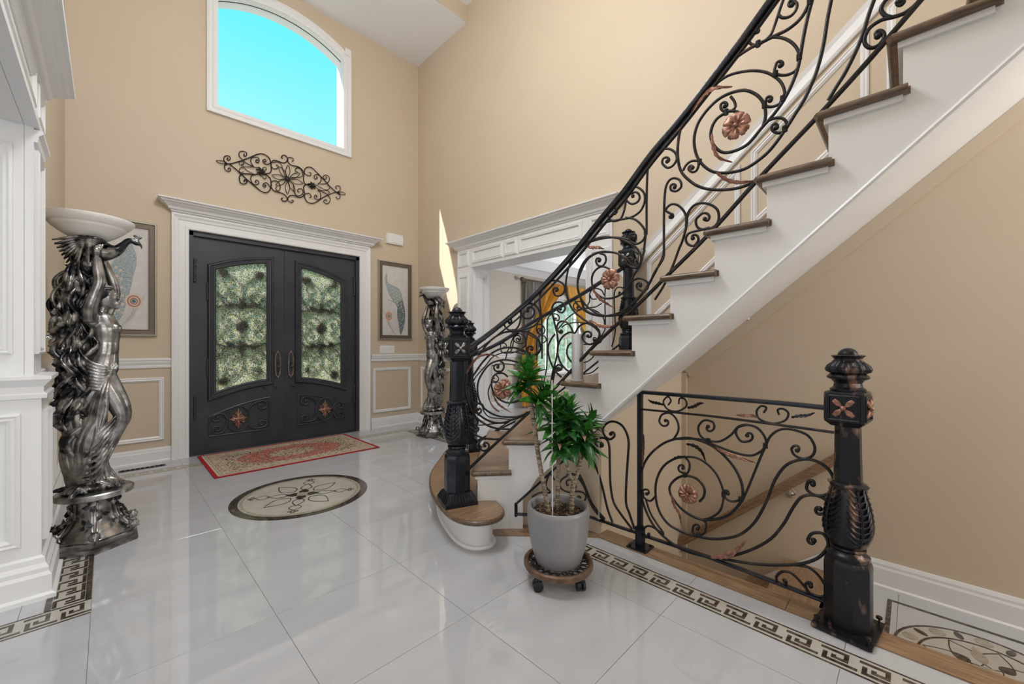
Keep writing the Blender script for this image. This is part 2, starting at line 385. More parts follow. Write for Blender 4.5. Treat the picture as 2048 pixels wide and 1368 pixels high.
for nm, p in (('baseboard_front_left', [(.47, YF), (XL, YF)]), ('baseboard_left', [(XL, YF), (XL, 3.29)]),
              ('baseboard_right', [(XR, 4.5), (XR, YF)]), ('baseboard_front_right', [(XR, YF), (2.665, YF)])):
    o = sw(nm, None, p, 0, BP); o['kind'] = 'structure'
def panel(wall, plane, c, a0, a1, b0, b1, name='panel_molding', prof=mould):
    mb = MB(); frame_on(mb, a0, a1, b0, b1, plane, c, 1, prof); return mb.build(name, M['white'], wall)
panel(wall_f, 'Y', YF, -.20, .39, .245, .85); panel(wall_f, 'Y', YF, 2.72, 3.29, .245, .85)
panel(wall_l, 'X+', XL, 3.42, 4.30, .245, .85); panel(wall_l, 'X+', XL, 4.42, 5.38, .245, .85)
panel(wall_r, 'X-', XR, 4.60, 5.42, .245, .85)

# ---- front doorway casing and cornice
cas = [(0, 0), (0, .02), (.008, .028), (.03, .028), (.036, .022), (.085, .022), (.092, .03), (.115, .034), (.135, .045), (.146, .045), (.146, 0)]
mb = MB(); mb.sweep(cas, [(.615, YF, 0), (.615, YF, 2.443), (2.495, YF, 2.443), (2.495, YF, 0)], (0, -1, 0))
mb.box(.47, 2.64, YF-.022, YF, 2.585, 2.63)
ft = structure('trim_3', mb, M['white'])
mb = MB(); mb.sweep(corn, [(2.655, YF+.01, 2.61), (2.655, YF-.03, 2.61), (.475, YF-.03, 2.61), (.475, YF+.01, 2.61)], (0, 0, 1)); mb.box(.475, 2.655, YF-.03, YF, 2.61, 2.722)
mb.build('cornice', M['white'], ft)
# ---- arched window
def arch_ring(x0, x1, z0, zs, rise, n=16): return [(x0, z0)]+arch_pts(x0, x1, zs, rise, n)+[(x1, z0)]
wroot = MB()
ring = [(x, YF, z) for x, z in arch_ring(WX0, WX1, WZ0, WZ1, WR)]
# outward side: travel up the left, over, down the right
wc = [(0, 0), (0, .018), (.03, .022), (.04, .032), (.052, .026), (.075, .026), (.085, .036), (.098, .036), (.098, 0)]
wroot.sweep(wc, ring, (0, -1, 0), True)
wobj = structure('window_1', wroot, M['white'])
mb = MB(); mb.sweep([(0, 0), (-.012, 0), (-.012, -.02), (-.009, -.03), (-.009, -.07), (0, -.07)], [(x, YF+.03, z) for x, _, z in ring], (0, -1, 0), True)
mb.build('window_sash', M['white'], wobj)
mb = MB(); mb.sweep([(-.008, 0.002), (-.008, -.2), (-.001, -.2), (-.001, 0.002)], ring, (0, -1, 0), True); mb.build('window_reveal', M['white'], wobj)
mb = MB(); mb.sweep([(-.010, -.02), (-.016, -.02), (-.016, -.03), (-.010, -.03)], [(x, YF+.03, z) for x, _, z in ring[1:-1]], (0, -1, 0)); mb.build('window_gasket', M['black'], wobj)
mb = MB(); poly = [(x, z) for x, _, z in ring]; mb.prism(poly, YF+.11, YF+.116, MXZ); mb.build('window_pane', M['glass'], wobj)
for x in (WX0-.08, WX1+.02):
    mb = MB(); mb.box(x-.01, x+.07, YF-.045, YF, WZ1+.06, WZ1+.15); mb.box(x+.012, x+.048, YF-.05, YF-.04, WZ1+.08, WZ1+.13); mb.build('corner_block', M['white'], wobj)

# ---- cased openings (right wall to the dining room, left wall)
def pilaster_face(mb, sx, x, y0, y1, z1):
    pass
def cased(wall, N, x, ya, yb, jam):
    """ya < yb: opening limits, x wall face, N = +1/-1 outward x; pilasters .30 wide on both sides"""
    W = .28; nm = M['white']; pl = 'X+' if N > 0 else 'X-'
    t = thing('cased_opening', None, None); del_ = None
    root = MB(); T = .03*N; xa, xb = sorted((x, x+T))
    for (p, q) in ((ya-W, ya), (yb, yb+W)):
        root.box(xa, xb, p, q, 0, 2.50)
        xs = sorted((x, x+T*1.9)); root.box(*xs, p-.012, q+.012, 0, .97)
    root.box(xa, xb, ya, yb, 2.26, 2.50)
    return root
def jamb_panel(parent, y, x0, x1, z0, z1, n):
    mb = MB(); mb.sweep(mould, [(x0, y, z0), (x1, y, z0), (x1, y, z1), (x0, y, z1)], (0, n, 0), True); mb.build('panel_molding', M['white'], parent)
# right
W = .28
mb = MB()
mb.box(XR-.03, XR, 4.20, 4.48, 0, 2.5); mb.box(XR-.03, XR, 2.06, 2.34, 0, 2.5); mb.box(XR-.03, XR, 2.34, 4.20, 2.26, 2.5)
mb.box(XR-.05, XR, 4.19, 4.49, 0, .95); mb.box(XR-.05, XR, 2.05, 2.35, 0, .95)
mb.box(XR-.031, XD+.031, 4.18, 4.199, 0, 2.239); mb.box(XR-.031, XD+.031, 2.341, 2.36, 0, 2.239); mb.box(XR-.031, XD+.031, 2.341, 4.199, 2.24, 2.259)
mb.box(XD, XD+.03, 4.20, 4.48, 0, 2.5); mb.box(XD, XD+.03, 2.06, 2.34, 0, 2.5); mb.box(XD, XD+.03, 2.34, 4.2, 2.26, 2.5)
rt = structure('trim_4', mb, M['white'])
mb = MB(); mb.sweep(corn, [(XR+.01, 2.06, 2.50), (XR-.03, 2.06, 2.50), (XR-.03, 4.48, 2.50), (XR+.01, 4.48, 2.50)], (0, 0, 1)); mb.box(XR-.03, XR, 2.06, 4.48, 2.5, 2.612)
mb.build('cornice', M['white'], rt)
mb = MB(); mb.sweep([(0, 0), (.022, 0), (.022, .03), (.012, .04), (.012, .065), (.03, .09), (.03, .11), (0, .11)], [(XR, 4.19, .96), (XR-.05, 4.19, .96), (XR-.05, 4.49, .96), (XR, 4.49, .96)], (0, 0, 1)); mb.build('pedestal_cap', M['white'], rt)
xf = XR-.03
for a0, a1, b0, b1 in ((4.24, 4.44, 1.13, 2.14), (4.24, 4.44, 2.28, 2.46), (2.10, 2.30, 1.13, 2.14), (2.10, 2.30, 2.28, 2.46), (2.42, 3.27, 2.30, 2.45), (3.34, 3.52, 2.30, 2.45), (3.59, 4.14, 2.30, 2.45)):
    panel(rt, 'X-', xf, a0, a1, b0, b1)
for a0, a1 in ((4.25, 4.43), (2.11, 2.29)): panel(rt, 'X-', XR-.05, a0, a1, .2, .9)
jamb_panel(rt, 4.18, XR+.03, XD-.04, 1.13, 2.14, -1); jamb_panel(rt, 4.18, XR+.03, XD-.04, .2, .9, -1)
# left
mb = MB(); x0 = XL; JY = 2.97
mb.box(x0, x0+.03, JY, JY+.30, 0, 2.5); mb.box(x0, x0+.03, -1.2, JY, 2.24, 2.5)
mb.box(x0, x0+.055, JY+.035, JY+.312, 0, .95); mb.box(x0-.33, x0+.055, JY-.012, JY+.04, 0, .95)
mb.box(x0-.33, x0+.001, JY, JY+.02, 0, 2.26); mb.box(x0-.33, x0+.001, -.9, JY, 2.24, 2.265)
lt = structure('trim_5', mb, M['white'])
mb = MB(); mb.sweep(corn, [(XL-.01, 3.27, 2.50), (XL+.03, 3.27, 2.50), (XL+.03, -1.2, 2.50)], (0, 0, 1)); mb.box(XL, XL+.03, -1.2, 3.27, 2.5, 2.612); mb.build('cornice', M['white'], lt)
cap = [(0, 0), (.018, 0), (.02, .02), (.008, .03), (.008, .055), (.03, .085), (.034, .09), (.034, .105), (0, .11)]
mb = MB(); mb.sweep(cap, [(XL-.01, 3.282, .95), (XL+.055, 3.282, .95), (XL+.055, JY-.012, .95), (XL-.33, JY-.012, .95)], (0, 0, 1)); mb.box(XL-.33, XL+.055, JY-.012, JY+.03, .955, 1.055); mb.box(XL, XL+.055, JY+.031, 3.282, .955, 1.055); mb.build('pedestal_cap', M['white'], lt)
bp2 = [(0, 0), (.05, 0), (.05, .02), (.036, .03), (.036, .11), (.026, .125), (.026, .145), (.014, .165), (.012, .19), (0, .2)]
mb = MB(); mb.sweep(bp2, [(XL-.01, 3.282, 0), (XL+.055, 3.282, 0), (XL+.055, JY-.012, 0), (XL-.33, JY-.012, 0)], (0, 0, 1)); mb.build('plinth_molding', M['white'], lt)
mb = MB(); mb.sweep([(0, 0), (.012, 0), (.016, .03), (.03, .045), (.03, .06), (0, .06)], [(XL-.01, 3.27, 2.17), (XL+.03, 3.27, 2.17), (XL+.03, JY+.001, 2.17)], (0, 0, 1))
mb.sweep([(0, 0), (.02, 0), (.02, .03), (0, .04)], [(XL+.03, 3.27, 2.235), (XL+.03, -1.2, 2.235)], (0, 0, 1)); mb.build('capital_molding', M['white'], lt)
jamb_panel(lt, JY, XL-.33, XL-.055, 1.18, 2.12, -1); jamb_panel(lt, JY-.012, XL-.33, XL-.03, .28, .86, -1)
panel(lt, 'X+', XL+.03, JY+.05, JY+.25, 1.18, 2.12); panel(lt, 'X+', XL+.055, JY+.05, JY+.25, .28, .86)
panel(lt, 'X+', XL+.03, 1.7, JY-.1, 2.32, 2.45); panel(lt, 'X+', XL+.03, .3, 1.6, 2.32, 2.45); panel(lt, 'X+', XL+.03, JY+.05, JY+.25, 2.32, 2.45)

# ------------------------------------------------------------------ floor
mb = MB()
for a in ((-5.2, 2.18, -4, YF+.2), (2.18, XR, 2.1, YF+.2)): mb.box(a[0], a[1], a[2], a[3], -.2, -.003)
mb.box(2.18, 2.271, -4, 1.44, -.34, -.003)
mb.box(XR+.001, XD, 2.345, 4.195, -.2, -.003); mb.box(XD, DX1, .4, YF+.2, -.2, -.003)
floor = structure('floor', mb, M['grout'])
tile_cache = {}
def tiles(x0, x1, y0, y1, z=0, ox=.53, oy=2.015, st=.605, parent=None, g=.0010, material=None, name='floor_tile'):
    def cuts(a, b, o):
        k = math.ceil((a-o)/st+1e-6); c = [a]
        while o+k*st < b-1e-6: c.append(o+k*st); k += 1
        c = [c[0]]+[q for q in c[1:] if q-a > .03]
        return c+[b]
    xs, ys = cuts(x0, x1, ox), cuts(y0, y1, oy)
    for a, b in zip(xs[:-1], xs[1:]):
        for c, d in zip(ys[:-1], ys[1:]):
            key = (round(b-a, 4), round(d-c, 4), material)
            if key not in tile_cache:
                hx, hy = (b-a)/2-g, (d-c)/2-g; q = .0005
                m2 = MB(); m2.add([(-hx, -hy, -.01), (hx, -hy, -.01), (hx, hy, -.01), (-hx, hy, -.01), (-hx, -hy, -q), (hx, -hy, -q), (hx, hy, -q), (-hx, hy, -q),
                                   (-hx+q, -hy+q, 0), (hx-q, -hy+q, 0), (hx-q, hy-q, 0), (-hx+q, hy-q, 0)],
                                  [(3, 2, 1, 0), (8, 9, 10, 11)]+[(i, (i+1) % 4, 4+(i+1) % 4, 4+i) for i in range(4)]+[(4+i, 4+(i+1) % 4, 8+(i+1) % 4, 8+i) for i in range(4)])
                tile_cache[key] = m2.build(name, M[material or 'tile'], parent)
                tile_cache[key].location = ((a+b)/2, (c+d)/2, z)
            else:
                o = tile_cache[key].copy(); COL.objects.link(o); o.name = name; o.location = ((a+b)/2, (c+d)/2, z); o.parent = parent
SX0, SX1 = 1.925, 2.05          # key strip along the stair curb
LX0, LX1 = -.205, -.055         # key strip along the left wall
FY0, FY1 = 5.05, 5.19           # key strip along the front wall
tiles(LX1, SX0, -1.0, FY0, parent=floor); tiles(SX0, 2.95, 1.56, FY0, parent=floor)
tiles(-2.2, LX1, -1.0, 2.62, parent=floor, ox=LX1-.605*3)
tiles(XL, LX0, 2.77, FY1, parent=floor); tiles(-.61, XL, 2.77, 2.98, parent=floor); tiles(-2.2, -.61, 2.77, 5.4, parent=floor)
tiles(XL, 3.44, FY1, YF, parent=floor); tiles(SX1, 2.18, -1.6, 1.56, parent=floor); tiles(3.09, XR, 2.0, FY1, parent=floor)
tiles(XR, 9.3, .5, YF, parent=floor)
tiles(1.925, 2.18, -3, -1.6, parent=floor)

# greek-key borders: every key is a piece of its own
def key_mesh(L, Wd, material):
    """unit running along +X, length L, width Wd centred on y=0; flat mitred ribbon"""
    t = .0145
    h = Wd*.5-.030
    pts = [(-.46*L, h), (.22*L, h), (.22*L, -.30*h), (-.10*L, -.30*h), (-.10*L, .25*h)] 
    mbk = MB()
    mbk.sweep([(-t/2, 0), (t/2, 0), (t/2, .0012), (-t/2, .0012)], [(x, y, 0) for x, y in pts], (0, 0, 1))
    pts = [(.52*L, -h), (-.32*L, -h), (-.32*L, .30*h)]
    mbk.sweep([(-t/2, 0), (t/2, 0), (t/2, .0012), (-t/2, .0012)], [(x, y, 0) for x, y in pts], (0, 0, 1))
    return mbk.build('greek_key', material)
def border(p0, p1, Wd, L, name='key_border', edge2=.008, dark='dark_marble'):
    p0, p1 = Vector((*p0, 0)), Vector((*p1, 0)); d = p1-p0; n = max(1, round(d.length/L)); L = d.length/n; ang = math.atan2(d.y, d.x)
    b = MB(); hw = Wd/2; b.box(0, d.length, -hw, hw, -.01, -.0002)
    base = b.build(name, M['cream_marble'], floor); base.location = p0; base.rotation_euler = (0, 0, ang)
    e = MB()
    for s in (-1, 1):
        ya, yb = sorted((s*(hw-.001), s*(hw-edge2-.001))); e.box(0, d.length, ya, yb, -.005, .0009)
    e.build('edge_band', M[dark], base)
    src = key_mesh(L, Wd, M[dark])
    for i in range(n):
        o = src if i == 0 else src.copy()
        if i: COL.objects.link(o)
        o.parent = base; o.location = ((i+.5)*L, 0, -.0003)
    return base
border((1.9875, 1.56), (1.9875, -1.6), .125, .115)
border((-.13, 2.775), (-.13, FY0), .15, .10, edge2=.02)
border((-1.3, 2.695), (-.055, 2.695), .15, .10)
border((LX0, 5.12), (3.09, 5.12), .14, .10, edge2=.012, dark='grey_marble')
border((3.02, FY0), (3.02, 2.6), .14, .10, edge2=.012, dark='dark_marble')

def flat_ring(mb, r0, r1, z0, z1, n=72, c=(0, 0)):
    vs = []
    for k in range(n):
        a = 2*PI*k/n
        for r, z in ((r0, z0), (r1, z0), (r1, z1), (r0, z1)): vs.append((c[0]+r*math.cos(a), c[1]+r*math.sin(a), z))
    mb.add(vs, [(k*4+q, ((k+1) % n)*4+q, ((k+1) % n)*4+(q+1) % 4, k*4+(q+1) % 4) for k in range(n) for q in range(4)])
def ribbon(mb, pts, wd, z=0, h=.0022):
    mb.sweep([(-wd/2, 0), (wd/2, 0), (wd/2, h), (-wd/2, h)], [(p[0], p[1], z) for p in pts], (0, 0, 1))
def petal(r0, r1, wd, a, n=8):
    L = []; R = []
    for i in range(n+1):
        t = i/n; r = r0+(r1-r0)*t; h = wd*math.sin(PI*t**.8)*(1-.25*t)
        L.append((r, h)); R.append((r, -h))
    P = L+R[::-1][1:]
    return [(x*math.cos(a)-y*math.sin(a), x*math.sin(a)+y*math.cos(a)) for x, y in P]
md = MB(); md.lathe([(.001, -.0002), (.49, -.0002), (.49, .0008), (.001, .0008)], 72)
medal = md.build('floor_medallion', M['cream_marble'], floor); medal.location = (1.11, 3.50, 0); medal.rotation_euler = (0, 0, .3)
mb = MB(); flat_ring(mb, .435, .492, 0, .0022); mb.build('marble_ring', M['dark_marble'], medal)
mb = MB(); flat_ring(mb, .405, .428, 0, .0018); mb.build('beige_ring', M['grey_marble'], medal)
for k in range(8):
    mb = MB(); big = k % 2 == 0
    ribbon(mb, petal(.10, .31 if big else .25, .068 if big else .045, k*PI/4), .0075)
    mb.build('petal_inlay', M['dark_marble'], medal)
for k in range(4):
    a = k*PI/2+PI/4; mb = MB()
    pp = petal(.02, .125, .042, a); mb.prism(pp, 0, .0022); mb.build('star_point', M['dark_marble'], medal)
    mb = MB()
    for sgn in (-1, 1):
        pts = [(.24+.02*i, sgn*(.012+.03*math.sin(i*.75))) for i in range(7)]
        pts = smooth_path([(x, y, 0) for x, y in pts], 3)
        ribbon(mb, [((p.x)*math.cos(a)-p.y*math.sin(a), p.x*math.sin(a)+p.y*math.cos(a)) for p in pts], .006)
    for q, (rx, ry) in enumerate(((.375, 0), (.355, .022), (.355, -.022))):
        c, s_ = math.cos(a), math.sin(a); flat_ring(mb, .008, .014, 0, .0022, 12, (rx*c-ry*s_, rx*s_+ry*c))
    mb.build('scroll_inlay', M['dark_marble'], medal)
mb = MB(); mb.lathe([(.001, .0008), (.045, .0008), (.045, .003), (.001, .003)], 6); mb.build('center_inlay', M['grey_marble'], medal)

# floor register (vent)
t = thing('floor_vent', 'small dark scroll-cut metal floor vent by the wall left of the front door', 'vent', (.24, 5.34, 0))
mb = MB(); mb.sweep([(-.012, 0), (.0, 0), (.0, .004), (-.012, .004)][::-1], [(-.17, -.045, 0), (.17, -.045, 0), (.17, .045, 0), (-.17, .045, 0)], (0, 0, -1), True); mb.build('vent_frame', M['bronze'], t)
mb = MB(); mb.box(-.165, .165, -.04, .04, 0, .0012); mb.build('vent_backing', M['black'], t)
for k in range(9):
    mb = MB(); x = -.14+k*.035; mb.tube(smooth_path([(x-.014, -.025, .003), (x+.012, -.018, .003), (x-.012, 0, .003), (x+.012, .018, .003), (x-.012, .026, .003)], 3), .0022, 5); mb.build('vent_scroll', M['iron'], t)

# lower landing, drop, descending steps, curb
ZL = -.32
mb = MB(); mb.box(2.20, XR, -4, .44, ZL-.2, ZL-.003)
low = structure('floor_landing', mb, M['grout'])
tiles(2.28, XR-.001, -2.2, .40, z=ZL, ox=2.28-.605, oy=-.53, parent=low, name='landing_tile')
mb = MB(); mb.box(2.272, 2.28, -4, 1.5, -1.2, -.002); structure('trim_6', mb, M['white'])
for k in range(5):
    z = ZL-.19*k; y = .40+.22*k
    mb = MB(); mb.box(2.28, XR-.02, y-.02, min(1.39, y+.26), z-.03, z); o = structure('trim_%d' % (20+k), mb, M['oak'])
    mb = MB(); mb.box(2.28, XR-.02, y, y+.02, z-.2, z-.03) if k == 0 else mb.box(2.28, XR-.02, y, y+.02, z-.0, z+.16); mb.build('riser', M['white'], o)
# skirt boards on the right wall
BP2 = base_prof(.17, .02)
o = sw('baseboard_landing', None, [(XR, -3.5), (XR, .34)], ZL, BP2); o['kind'] = 'structure'
mb = MB(); mb.sweep([(0, 0), (0, .022), (.115, .022), (.122, .016), (.14, .016), (.165, .006), (.165, 0)], [(XR, .33, ZL), (XR, 2.3, ZL-.865*1.97)][::-1], (-1, 0, 0)); mb.sweep([(0, 0), (0, .018), (-.3, .018), (-.3, 0)], [(XR, .33, ZL), (XR, 2.3, ZL-.865*1.97)][::-1], (-1, 0, 0))
structure('trim_7', mb, M['white'])
# landing medallion
mb = MB(); bx = (2.49, 3.27); by = (-.57, .08)
mb.sweep([(-.02, 0), (0, 0), (0, .0022), (-.02, .0022)], [(bx[0]-.02, by[0]-.02, 0), (bx[1]+.02, by[0]-.02, 0), (bx[1]+.02, by[1]+.02, 0), (bx[0]-.02, by[1]+.02, 0)], (0, 0, 1), True)
lm = mb.build('medallion_border', M['dark_marble'], low); lm.location = (0, 0, ZL)
mdl = MB(); mdl.lathe([(.001, .0002), (.33, .0002), (.33, .001), (.001, .001)], 72)
m2 = mdl.build('landing_medallion', M['cream_marble'], low); m2.location = (2.88, -.245, ZL)
mb = MB(); flat_ring(mb, .318, .33, 0, .0025); flat_ring(mb, .232, .243, 0, .0025); mb.build('marble_ring', M['dark_marble'], m2)
for k in range(20):
    a = 2*PI*k/20; mb = MB(); pr = .281
    pts = [(pr+.032*math.cos(q*PI/6), (.016 if k % 2 else .034)*math.sin(q*PI/6)) for q in range(12)]
    mb.prism([(x*math.cos(a)-y*math.sin(a), x*math.sin(a)+y*math.cos(a)) for x, y in pts], 0, .0022); mb.build('lens_inlay', M['dark_marble'] if k % 2 else M['grey_marble'], m2)
for k in range(8):
    a = k*PI/4+.2; mb = MB(); mb.prism(petal(.07, .15 if k % 2 else .21, .03, a), 0, .0024); mb.build('petal_inlay', M['dark_marble'] if k % 2 else M['grey_marble'], m2)
    mb = MB(); ribbon(mb, petal(.05, .225, .062, a+PI/8), .005); mb.build('petal_outline', M['dark_marble'], m2)
mb = MB(); mb.lathe([(.001, 0), (.05, 0), (.05, .0025), (.001, .0025)], 16, rot=.2); mb.build('center_inlay', M['grey_marble'], m2)
# oak curb around the stairwell
cb = thing('stairwell_curb', 'stained oak curb edging the open stairwell beside the potted plant', 'curb')
def curb(poly, name='curb_board', m='oak'):
    mb = MB(); mb.prism(poly, -.02, .006); mb.build(name, M[m], cb)
curb([(1.70, 1.90), (2.165, 1.40), (2.29, 1.46), (1.84, 1.985)], m='oak_y')
curb([(2.165, 1.399), (2.165, .42), (2.29, .42), (2.29, 1.459)], m='oak_y'); curb([(2.165, .418), (2.165, -1.0), (2.29, -1.0), (2.29, .418)], m='oak_y')
curb([(2.165, -1.002), (2.165, -3.5), (2.29, -3.5), (2.29, -1.002)], m='oak_y')
# ------------------------------------------------------------------ staircase
RI = .195
INN = {1: (1.62, 1.80), 2: (1.69, 2.005), 3: (1.85, 1.88), 4: (1.98, 1.74)}
for k in range(5, 19): INN[k] = (2.06, 2.06*(.7527-.1052*(k-5)))
OUT = {2: (2.60, 2.86), 3: (2.80, 2.60), 4: (3.02, 2.28), 5: (3.32, 1.96), 6: (XR-.01, 1.50), 7: (XR-.01, 1.17)}
for k in range(8, 19): OUT[k] = (XR-.01, INN[k][1]+.01)
stair = thing('staircase', 'curved white staircase with stained oak treads rising to the upper right', 'staircase')
NK = 16
def mid(k, t, side): 
    a, b = side[k], side[k+1]; return (a[0]+(b[0]-a[0])*t, a[1]+(b[1]-a[1])*t)
for k in range(2, NK):
    z = RI*k; a, b = Vector((*INN[k], 0)), Vector((*OUT[k], 0)); c, d = Vector((*INN[k+1], 0)), Vector((*OUT[k+1], 0))
    n = (b-a).normalized(); fr = Vector((-n.y, n.x, 0))          # towards the lower step (front)
    if fr.dot(a-c) < 0: fr = -fr
    ed = (c-a).normalized(); so = Vector((ed.y, -ed.x, 0))
    if so.dot(a-b) < 0: so = -so                                 # outwards over the string
    e2 = (INN[k+2][0]-c.x, INN[k+2][1]-c.y) if k+2 in INN else (ed.x, ed.y)
    p = [a+fr*.032+so*.032, b+fr*.032, d, c+so*.032-ed*(-.012), ]
    p[3] = c+so*.032+ed*.014
    mb = MB(); mb.prism([(q.x, q.y) for q in (a+fr*.03, b+fr*.03, d+(b-d)*.42, c+ed*.02)], z-.03, z)
    tr = mb.build('tread', M['oak_y'] if k > 4 else M['oak'], stair)
    # rounded nosing along the front and the open end
    def half_round(m_, pts, r=.0155):
        m_.tube(pts, r, 8)
    m2 = MB(); zc = z-.015
    def v3(q): return (q.x, q.y, zc)
    m2.tube([v3(a+fr*.03+so*.025), v3(b+fr*.03)], .0155, 8)
    m2.build('front_nosing', M['oak_d'], tr, True)
    m2 = MB(); m2.tube([v3(a+fr*.03+so*.025), v3(c+so*.025+ed*.014)], .0155, 8); m2.prism([(q.x, q.y) for q in (a+fr*.03, a+fr*.03+so*.025, c+so*.025+ed*.014, c+ed*.014)], z-.03, z)
    m2.build('end_nosing', M['oak_d'], tr, True)
    # cove under the nosing
    m2 = MB(); m2.prism([(q.x, q.y) for q in (a+fr*.014+so*.014, c+so*.014+ed*.0, c, a)], z-.052, z-.03); m2.prism([(q.x, q.y) for q in (a+fr*.014+so*.014, b+fr*.014, b, a)], z-.052, z-.03)
    m2.build('cove_molding', M['white'], tr)
    m2 = MB(); m2.prism([(q.x, q.y) for q in (a, b, b-fr*.02, a-fr*.02)], z-RI+(.03 if k > 4 else 0), z-.03); m2.build('riser', M['white'], stair)
# open string (white side face)
def zb(k): return {1: -.003, 2: -.003, 3: -.003, 4: .34}.get(k, .527+RI*(k-5))
mb = MB(); TH = .035
def strip(pa, pb, z0a, z0b, z1):
    a, b = Vector((*pa, 0)), Vector((*pb, 0)); e = (b-a).normalized(); n = Vector((-e.y, e.x, 0))
    if n.dot(Vector((1, 1, 0))) < 0: n = -n
    n *= TH; vs = []
    for q in (a, b, b+n, a+n): vs.append((q.x, q.y, z0a if q in (a, a+n) else z0b))
    for q in (a, b, b+n, a+n): vs.append((q.x, q.y, z1))
    mb.add(vs, [(3, 2, 1, 0), (4, 5, 6, 7), (0, 1, 5, 4), (1, 2, 6, 5), (2, 3, 7, 6), (3, 0, 4, 7)])
strip(INN[2], INN[3], -.003, -.003, 2*RI-.03)
xm = mid(3, .48, INN); strip(INN[3], xm, -.003, -.003, 3*RI-.03); strip(xm, INN[4], .19, .345, 3*RI-.03)
for k in range(4, NK): strip(INN[k], INN[k+1], zb(k), zb(k+1), k*RI-.03)
mb.build('string_board', M['white'], stair)
mb = MB()
for k in range(5, NK):   # slim bead along the lower edge
    a, b = INN[k], INN[k+1]; mb.tube([(a[0]-.004, a[1], zb(k)+.008), (b[0]-.004, b[1], zb(k+1)+.008)], .010, 6)
mb.build('string_bead', M['white'], stair, True)
# soffit, a little higher at the wall
mb = MB(); vs = []; n = 0
for k in range(4, NK+1):
    wy = INN[k][1]+(0 if k > 4 else .1); zw = 2.171-.853*wy
    vs += [(INN[k][0]+.01, INN[k][1], zb(k)+.004), (XR-.002, wy, zw), (INN[k][0]+.01, INN[k][1], zb(k)+.03), (XR-.002, wy, zw+.03)]
for i in range(len(vs)//4-1):
    a = i*4; mb_f = [(a, a+4, a+5, a+1), (a+2, a+3, a+7, a+6), (a, a+2, a+6, a+4), (a+1, a+5, a+7, a+3)]
    mb.add(vs[a:a+8], [(0, 4, 5, 1), (2, 3, 7, 6), (0, 2, 6, 4), (1, 5, 7, 3)])
mb.build('soffit', M['white'], stair)
mb = MB(); mb.sweep([(0, 0), (0, .014), (-.075, .014), (-.075, 0)], [(XR, 1.378, .996-.004), (XR, -3.4, 2.171+.853*3.4-.004)], (-1, 0, 0)); mb.box(XR-.02, XR, 1.36, 1.40, -1.2, .97)
structure('trim_8', mb, M['tan'])
mb = MB(); pw = [(1.875, 1.995, .20), (2.19, 1.62, .475), (2.20, 1.42, .695), (XR-.001, 1.40, .975), (XR-.001, 1.48, .975), (2.26, 1.66, .46), (1.92, 2.05, .20)]
mb.add([(x, y, -3.2) for x, y, z in pw]+pw, [(6, 5, 4, 3, 2, 1, 0), (7, 8, 12, 13), (8, 9, 12), (9, 10, 11, 12)]+[(i, (i+1) % 7, 7+(i+1) % 7, 7+i) for i in range(7)]); structure('wall_stairwell', mb, M['tan'])
# first (curtail) step
T1 = smooth_path([(1.76, 1.935, 0), (1.70, 1.80, 0), (1.60, 1.745, 0), (1.49, 1.80, 0), (1.455, 1.93, 0), (1.50, 2.12, 0), (1.62, 2.40, 0), (1.83, 2.71, 0), (2.12, 3.00, 0), (2.34, 3.20, 0), (2.52, 3.26, 0), (2.66, 3.16, 0), (2.70, 2.98, 0)], 5)
inner = [(2.56, 2.80), (2.2, 2.52), (1.86, 2.22), (1.70, 2.02)]
def offs(path, d):
    o = []
    for i, p in enumerate(path):
        t = (path[min(i+1, len(path)-1)]-path[max(i-1, 0)]).normalized(); o.append(p+Vector((-t.y, t.x, 0))*d)
    return o
mb = MB(); mb.prism([(p.x, p.y) for p in offs(T1, .012)]+inner, RI-.03, RI)
t1 = mb.build('curtail_tread', M['oak'], stair)
mb = MB(); tp = offs(T1, .012); mb.tube([(p.x, p.y, RI-.015) for p in tp], .0155, 8); mb.build('front_nosing', M['oak_d'], t1, True)
sd = 1
test = offs(T1, .05)
if (test[10]-Vector((2.0, 2.3, 0))).length > (T1[10]-Vector((2.0, 2.3, 0))).length: sd = -1
T1i = offs(T1, .048*sd)
mb = MB(); mb.prism([(p.x, p.y) for p in T1i]+inner, -.003, RI-.03); mb.build('curved_riser', M['white'], stair, 40)
mb = MB(); mb.tube([(p.x, p.y, RI-.042) for p in offs(T1, .038*sd)], .011, 6); mb.build('cove_molding', M['white'], t1, True)
mb = MB(); sh = offs(T1, .04*sd); mb.tube([(p.x, p.y, .010) for p in sh], .014, 6); mb.build('shoe_molding', M['white'], stair, True)
# outer side string so the flight is closed toward the dining room
mb = MB()
for k in range(2, 6):
    a, b = OUT[k], OUT[k+1]; mb.prism([a, b, (b[0]-.02, b[1]-.03), (a[0]-.02, a[1]-.03)], -.003, k*RI-.03)
mb.build('outer_string', M['white'], stair)

# wainscot following the stair on the right wall
mb = MB(); S = .855
def zr(y): return 2.12+S*(1.713-y)
mb.sweep([(0, 0), (0, .022), (-.03, .012), (-.06, .018), (-.085, .026), (-.10, .02), (-.10, 0)], [(XR, 1.99, zr(1.99)), (XR, -3.4, zr(-3.4))], (-1, 0, 0))
structure('trim_9', mb, M['white'])
for y1, y0 in ((1.695, .976), (.86, .234), (.108, -.52), (-.64, -1.26)):
    mb = MB(); mb.sweep(mould, [(XR, y1, zr(y1)-.72), (XR, y0, zr(y0)-.72), (XR, y0, zr(y0)-.20), (XR, y1, zr(y1)-.20)], (-1, 0, 0), True)
    mb.build('panel_molding', M['white'], wall_r)
mb = MB(); mb.sweep([(0, 0), (0, .02), (-.26, .02), (-.26, 0)], [(XR, 1.6, 1.35), (XR, -3.4, 1.35+.9*5.0)], (-1, 0, 0)); structure('trim_10', mb, M['white'])

